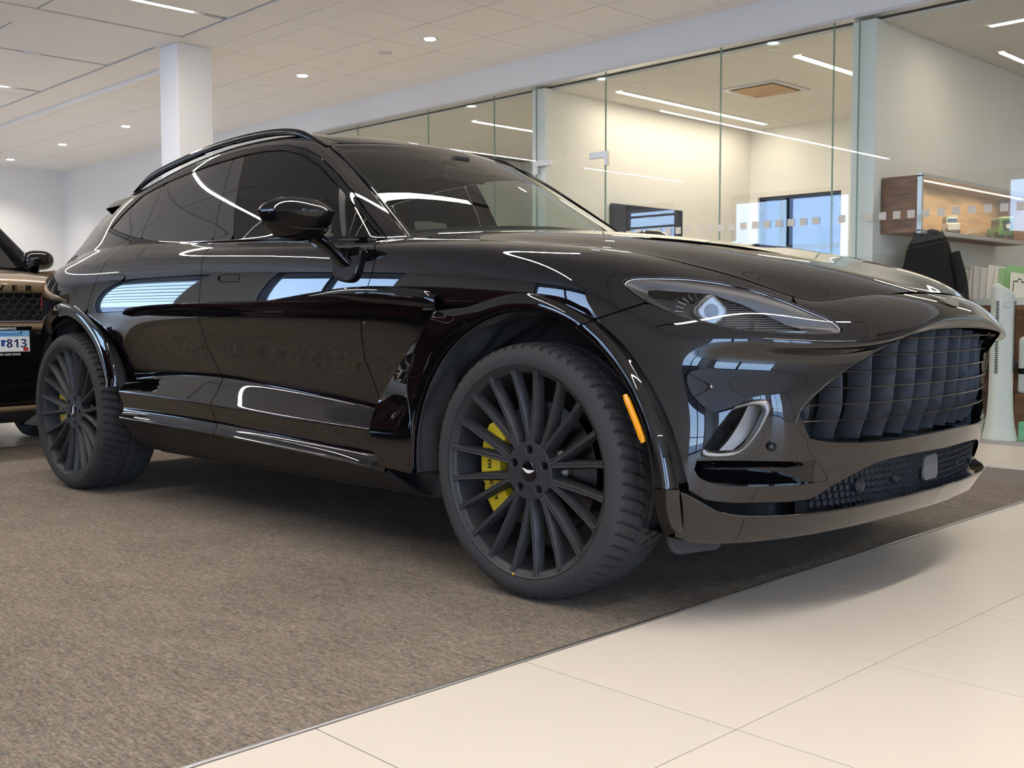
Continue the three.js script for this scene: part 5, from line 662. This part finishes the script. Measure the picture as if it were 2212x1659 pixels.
{ const o = thing('building', 'low brown roofed building behind the street lamp', 'building', [-1.5, -.26, -34]); mesh('wall', box(-5, 0, -4, 5, 2.0, 0), std({ color: lin(.5, .4, .3), roughness: .9 }), o); const sh = new THREE.Shape([[-5.8, 2.0], [5.8, 2.0], [3.5, 3.2], [-3.5, 3.2]].map((p) => new THREE.Vector2(...p))); mesh('roof', new THREE.ExtrudeGeometry(sh, { depth: 5, bevelEnabled: false }).translate(0, 0, -4.5), std({ color: lin(.16, .10, .07), roughness: .9 }), o); }
// ---------------------------------------------------------------- tan car behind, nose towards the camera (local x forward from its bumper)
{
  const S = thing('car', 'tan off-road car with a black grille and number plate at the left edge', 'car', [-4.75, 0, 1.05]); S.scale.y = 1.058;
  const tan = phys({ color: lin(.30, .215, .125), roughness: .3, metalness: .35, clearcoat: 1, clearcoatRoughness: .03 });
  const xs = (z) => -.20 * Math.abs(z / .95) ** 3, full = (f, n = 40, w = .95) => Array.from({ length: n + 1 }, (_, i) => f(lerp(w, -w, i / n)));
  mesh('bonnet', loft([[0, 1.015, .90], [-.012, 1.03, .90], [-.06, 1.052, .905], [-.25, 1.082, .91], [-.6, 1.115, .92], [-1.0, 1.14, .92]].map(([x, y, w]) => full((z) => [x + xs(z), y - .05 * (z / w) ** 4, z], 40, w)).reverse()), tan, S);
  mesh('bonnet_edge', loft([[0, 1.015], [.012, 1.005], [.014, .975], [.0, .952], [-.03, .948]].map(([x, y]) => full((z) => [x + xs(z), y, z], 40, .90)).reverse()), tan, S);
  mesh('grille_back', loft([[.0, .955], [-.04, .95], [-.05, .78], [0, .775]].map(([x, y]) => full((z) => [x + xs(z) - .01, y, z], 30, .70)).reverse()), M.dark, S);
  { const hx = [], w = .062, h = .036; for (let j = 0; j < 5; j++) for (let i = -11; i <= 11; i++) { const z = (i + (j % 2) / 2) * w, y = .80 + j * h * .93; if (Math.abs(z) > .68) continue; const p = [[-.5, 0], [-.28, .5], [.28, .5], [.5, 0], [.28, -.5], [-.28, -.5]].map(([a, b]) => [xs(z) - .018, y + b * h, z + a * w]); hx.push(tube([...p, p[0]], .0035, 18, 5)); } const m = mesh('grille_mesh', merged(hx), M.slat, S); m.userData.kind = 'stuff'; }
  mesh('grille_strip', loft([[.006, .785], [.012, .778], [.006, .771]].map(([x, y]) => full((z) => [x + xs(z), y, z], 30, .72)).reverse()), M.silver, S);
  mesh('bumper_panel', loft([[.004, .772], [.02, .765], [.03, .75], [.03, .735], [.0, .725]].map(([x, y]) => full((z) => [x + xs(z), y, z], 40, .94)).reverse()), tan, S);
  mesh('lower_bumper', loft([[-.02, .735], [.0, .725], [.015, .60], [.02, .45], [.015, .30], [.0, .275]].map(([x, y]) => full((z) => [x + xs(z), y, z], 40, .94)).reverse()), M.gloss, S);
  mesh('skid_strip', loft([[.012, .277], [.03, .27], [.03, .25], [.0, .243]].map(([x, y]) => full((z) => [x + xs(z), y, z], 40, .90)).reverse()), tan, S);
  mesh('skid_plate', loft([[.0, .245], [-.02, .2], [-.10, .17], [-.6, .17]].map(([x, y]) => full((z) => [x + xs(z), y, z], 40, .86)).reverse()), M.cabin, S);
  'LANDROVER'.split('').forEach((c, i) => { const g = new TextGeometry(c, { font, size: .034, depth: .003, curveSegments: 4 }); g.scale(1.5, 1, 1); g.rotateY(Math.PI / 2); const z = -.42 + (8 - i) * .086 + (i < 4 ? .05 : 0); g.translate(.014 + xs(z), .962, z + .02); mesh('letter', g, M.gloss, S); });
  { const c = document.createElement('canvas'); c.width = 512; c.height = 256; const x = c.getContext('2d'); const gr = x; x.fillStyle = '#f0f2f4'; x.fillRect(0, 0, 512, 256); x.fillStyle = '#7fb9e4'; x.fillRect(0, 0, 512, 74); x.fillStyle = '#2a5a9c'; x.font = 'bold 50px serif'; x.textAlign = 'center'; x.fillText('Minnesota', 300, 60); x.fillStyle = '#152a58'; x.font = 'bold 140px sans-serif'; x.fillText('K', 130, 205); x.fillText('813', 370, 205); x.fillStyle = '#2c4f94'; x.beginPath(); x.moveTo(200, 112); x.lineTo(240, 112); x.lineTo(262, 130); x.lineTo(238, 148); x.lineTo(240, 190); x.lineTo(204, 190); x.fill(); x.fillStyle = '#c0282c'; x.fillRect(440, 206, 56, 44); const t = new THREE.CanvasTexture(c); t.colorSpace = THREE.SRGBColorSpace;
    const P = group('number_plate', S); P.position.set(.034, .665, -.262); P.rotation.y = Math.PI / 2; const g = new THREE.PlaneGeometry(.285, .125); g.translate(0, 0, .006); mesh('plate_face', g, std({ map: t, roughness: .45 }), P); mesh('plate_frame', merged([rbox(-.158, -.092, -.004, .158, -.062, .010, .004), rbox(-.158, .062, -.004, .158, .088, .010, .004), rbox(-.158, -.07, -.004, -.142, .07, .010, .003), rbox(.142, -.07, -.004, .158, .07, .010, .003), box(-.15, -.07, -.004, .15, .07, .003)]), M.gloss, P);
    const word = (w, y, s) => { const q = new TextGeometry(w, { font, size: s, depth: .001, curveSegments: 3 }); q.computeBoundingBox(); q.translate(-q.boundingBox.max.x / 2, y, .0102); mesh('plate_lettering', q, M.white, P); }; word('MINNEAPOLIS', .068, .013); word('JAGUAR LAND ROVER', -.084, .012); for (const s of [-.09, .09]) mesh('plate_bolt', new THREE.CylinderGeometry(.005, .005, .004, 12).rotateX(Math.PI / 2).translate(s, .052, .008), M.chrome, P); }
  mesh('windscreen', loft([[-.98, 1.142, .80], [-1.3, 1.34, .74], [-1.6, 1.52, .68], [-1.78, 1.60, .64]].map(([x, y, w]) => full((z) => [x - .12 * (z / .8) ** 2, y, z], 24, w)).reverse()), M.glassFront, S);
  for (const s of [1, -1]) { mesh('screen_pillar', tube([[-1.02, 1.13, s * .84], [-1.38, 1.34, s * .78], [-1.7, 1.53, s * .71], [-1.9, 1.61, s * .66]], .035, 30, 10), M.gloss, S);
    mesh('side_body', loft([[.26, .86], [.36, .94], [.6, .96], [.9, .965], [1.05, .95], [1.12, .90]].map(([y, w]) => Array.from({ length: 25 }, (_, i) => [lerp(-.16, -4.3, i / 24), y, s * w * (1 - .12 * sstep(18, 24, i))])).map((r) => s > 0 ? r : r.reverse())), tan, S);
    mesh('side_window', loft([[1.12, .90], [1.4, .80], [1.60, .70]].map(([y, w]) => Array.from({ length: 13 }, (_, i) => [lerp(-1.1 - (y - 1.12) * 1.55, -3.9 + (y - 1.12) * .5, i / 12), y, s * w])).map((r) => s > 0 ? r : r.reverse())), M.glassRear, S);
    const rows = []; for (let j = 0; j <= 12; j++) { const t = j / 12 * 2 - 1, k = Math.sqrt(Math.max(.003, 1 - Math.abs(t) ** 3)); rows.push(Array.from({ length: 20 }, (_, i) => { const a = i / 20 * Math.PI * 2; return [-1.10 + .075 * k * Math.cos(a), 1.20 + .068 * k * Math.sin(a), s * (.90 + .115 * t)]; })); } mesh('door_mirror', loft(rows, true), M.gloss, S); mesh('mirror_stalk', tube([[-1.12, 1.12, s * .88], [-1.11, 1.15, s * .90]], .025, 8, 8), M.gloss, S);
    mesh('headlamp', rbox(-.34, .80, s > 0 ? .68 : -.93, -.05, .95, s > 0 ? .93 : -.68, .03, 3), M.glassRear, S);
    for (const x of [-.88, -3.55]) { const w = group('wheel', S); w.position.set(x, .375, s * .93); if (s < 0) w.rotation.y = Math.PI; w.scale.setScalar(.965); mesh('tyre', tyreGs[0], M.tyre, w); mesh('rim', rimG, M.rim, w); for (let k = 0; k < 10; k++) mesh('spoke', spokeG[k % 2], M.rim, w).rotation.z = k * .6283; mesh('hub', hubBackG, M.rim, w); } }
  mesh('roof', loft([[-1.76, 1.60, .64], [-2.1, 1.645, .66], [-2.8, 1.65, .66], [-3.6, 1.60, .62], [-4.0, 1.52, .58]].map(([x, y, w]) => full((z) => [x - .1 * (z / .7) ** 2, y - .03 * (z / .7) ** 2, z], 20, w)).reverse()), M.gloss, S);
  mesh('tailgate', loft([[-4.0, 1.53, .58], [-4.25, 1.1, .80], [-4.32, .8, .82], [-4.30, .3, .80]].map(([x, y, w]) => full((z) => [x, y, z], 10, w)).reverse()), tan, S); mesh('underbody', box(-4.2, .18, -.80, -.12, .40, .80), M.cabin, S); mesh('cabin_block', box(-3.9, .4, -.78, -1.2, 1.1, .78), M.cabin, S);
}
// ---------------------------------------------------------------- dark red car parked beside the black one, left of the camera (seen only mirrored in the paint)
{
  const red = phys({ color: lin(.045, .004, .008), roughness: .3, clearcoat: 1, clearcoatRoughness: .03, specularIntensity: 0 }), C = thing('car', 'low dark red car mirrored in the doors of the black car', 'car', [-5.2, .0065, 3.98], Math.PI); C.scale.set(.98, .90, .98);
  const all = (name, Sf, m) => mesh(name, merged([solid(Sf, {}), solid(Sf, { mirror: true })]), m, C);
  all('body', clip(carShell, (p, n, uv) => Math.min(notArch(p), uv[1] - sillV)), red); all('roof', clip(carUpper, (p) => -fDlo(p[0], p[1])), red); all('windows', clip(carUpper, (p) => fDlo(p[0], p[1])), M.glassRear); all('bonnet', carHood, red); all('windscreen', carScreen, M.glassRear); mesh('underbody', box(-3.8, .2, -.8, .7, .42, .8), M.cabin, C);
  for (const s of [1, -1]) for (const x of [0, -3.06]) { const w = group('wheel', C); w.position.set(x, .385, s * .955); if (s < 0) w.rotation.y = Math.PI; mesh('tyre', tyreGs[0], M.tyre, w); mesh('rim', rimG, M.rim, w); for (let k = 0; k < 10; k++) mesh('spoke', spokeG[k % 2], M.rim, w).rotation.z = k * .6283; mesh('hub', hubBackG, M.rim, w); mesh('wheel_carrier', lathe([[.0001, -.12], [.3, -.12], [.3, -.2], [.0001, -.22]], 24), M.dark, w); }
}
scene.traverse((o) => { if (o.isLight) o.castShadow = o.castShadow || o.isSpotLight; });
renderer.render(scene, camera);
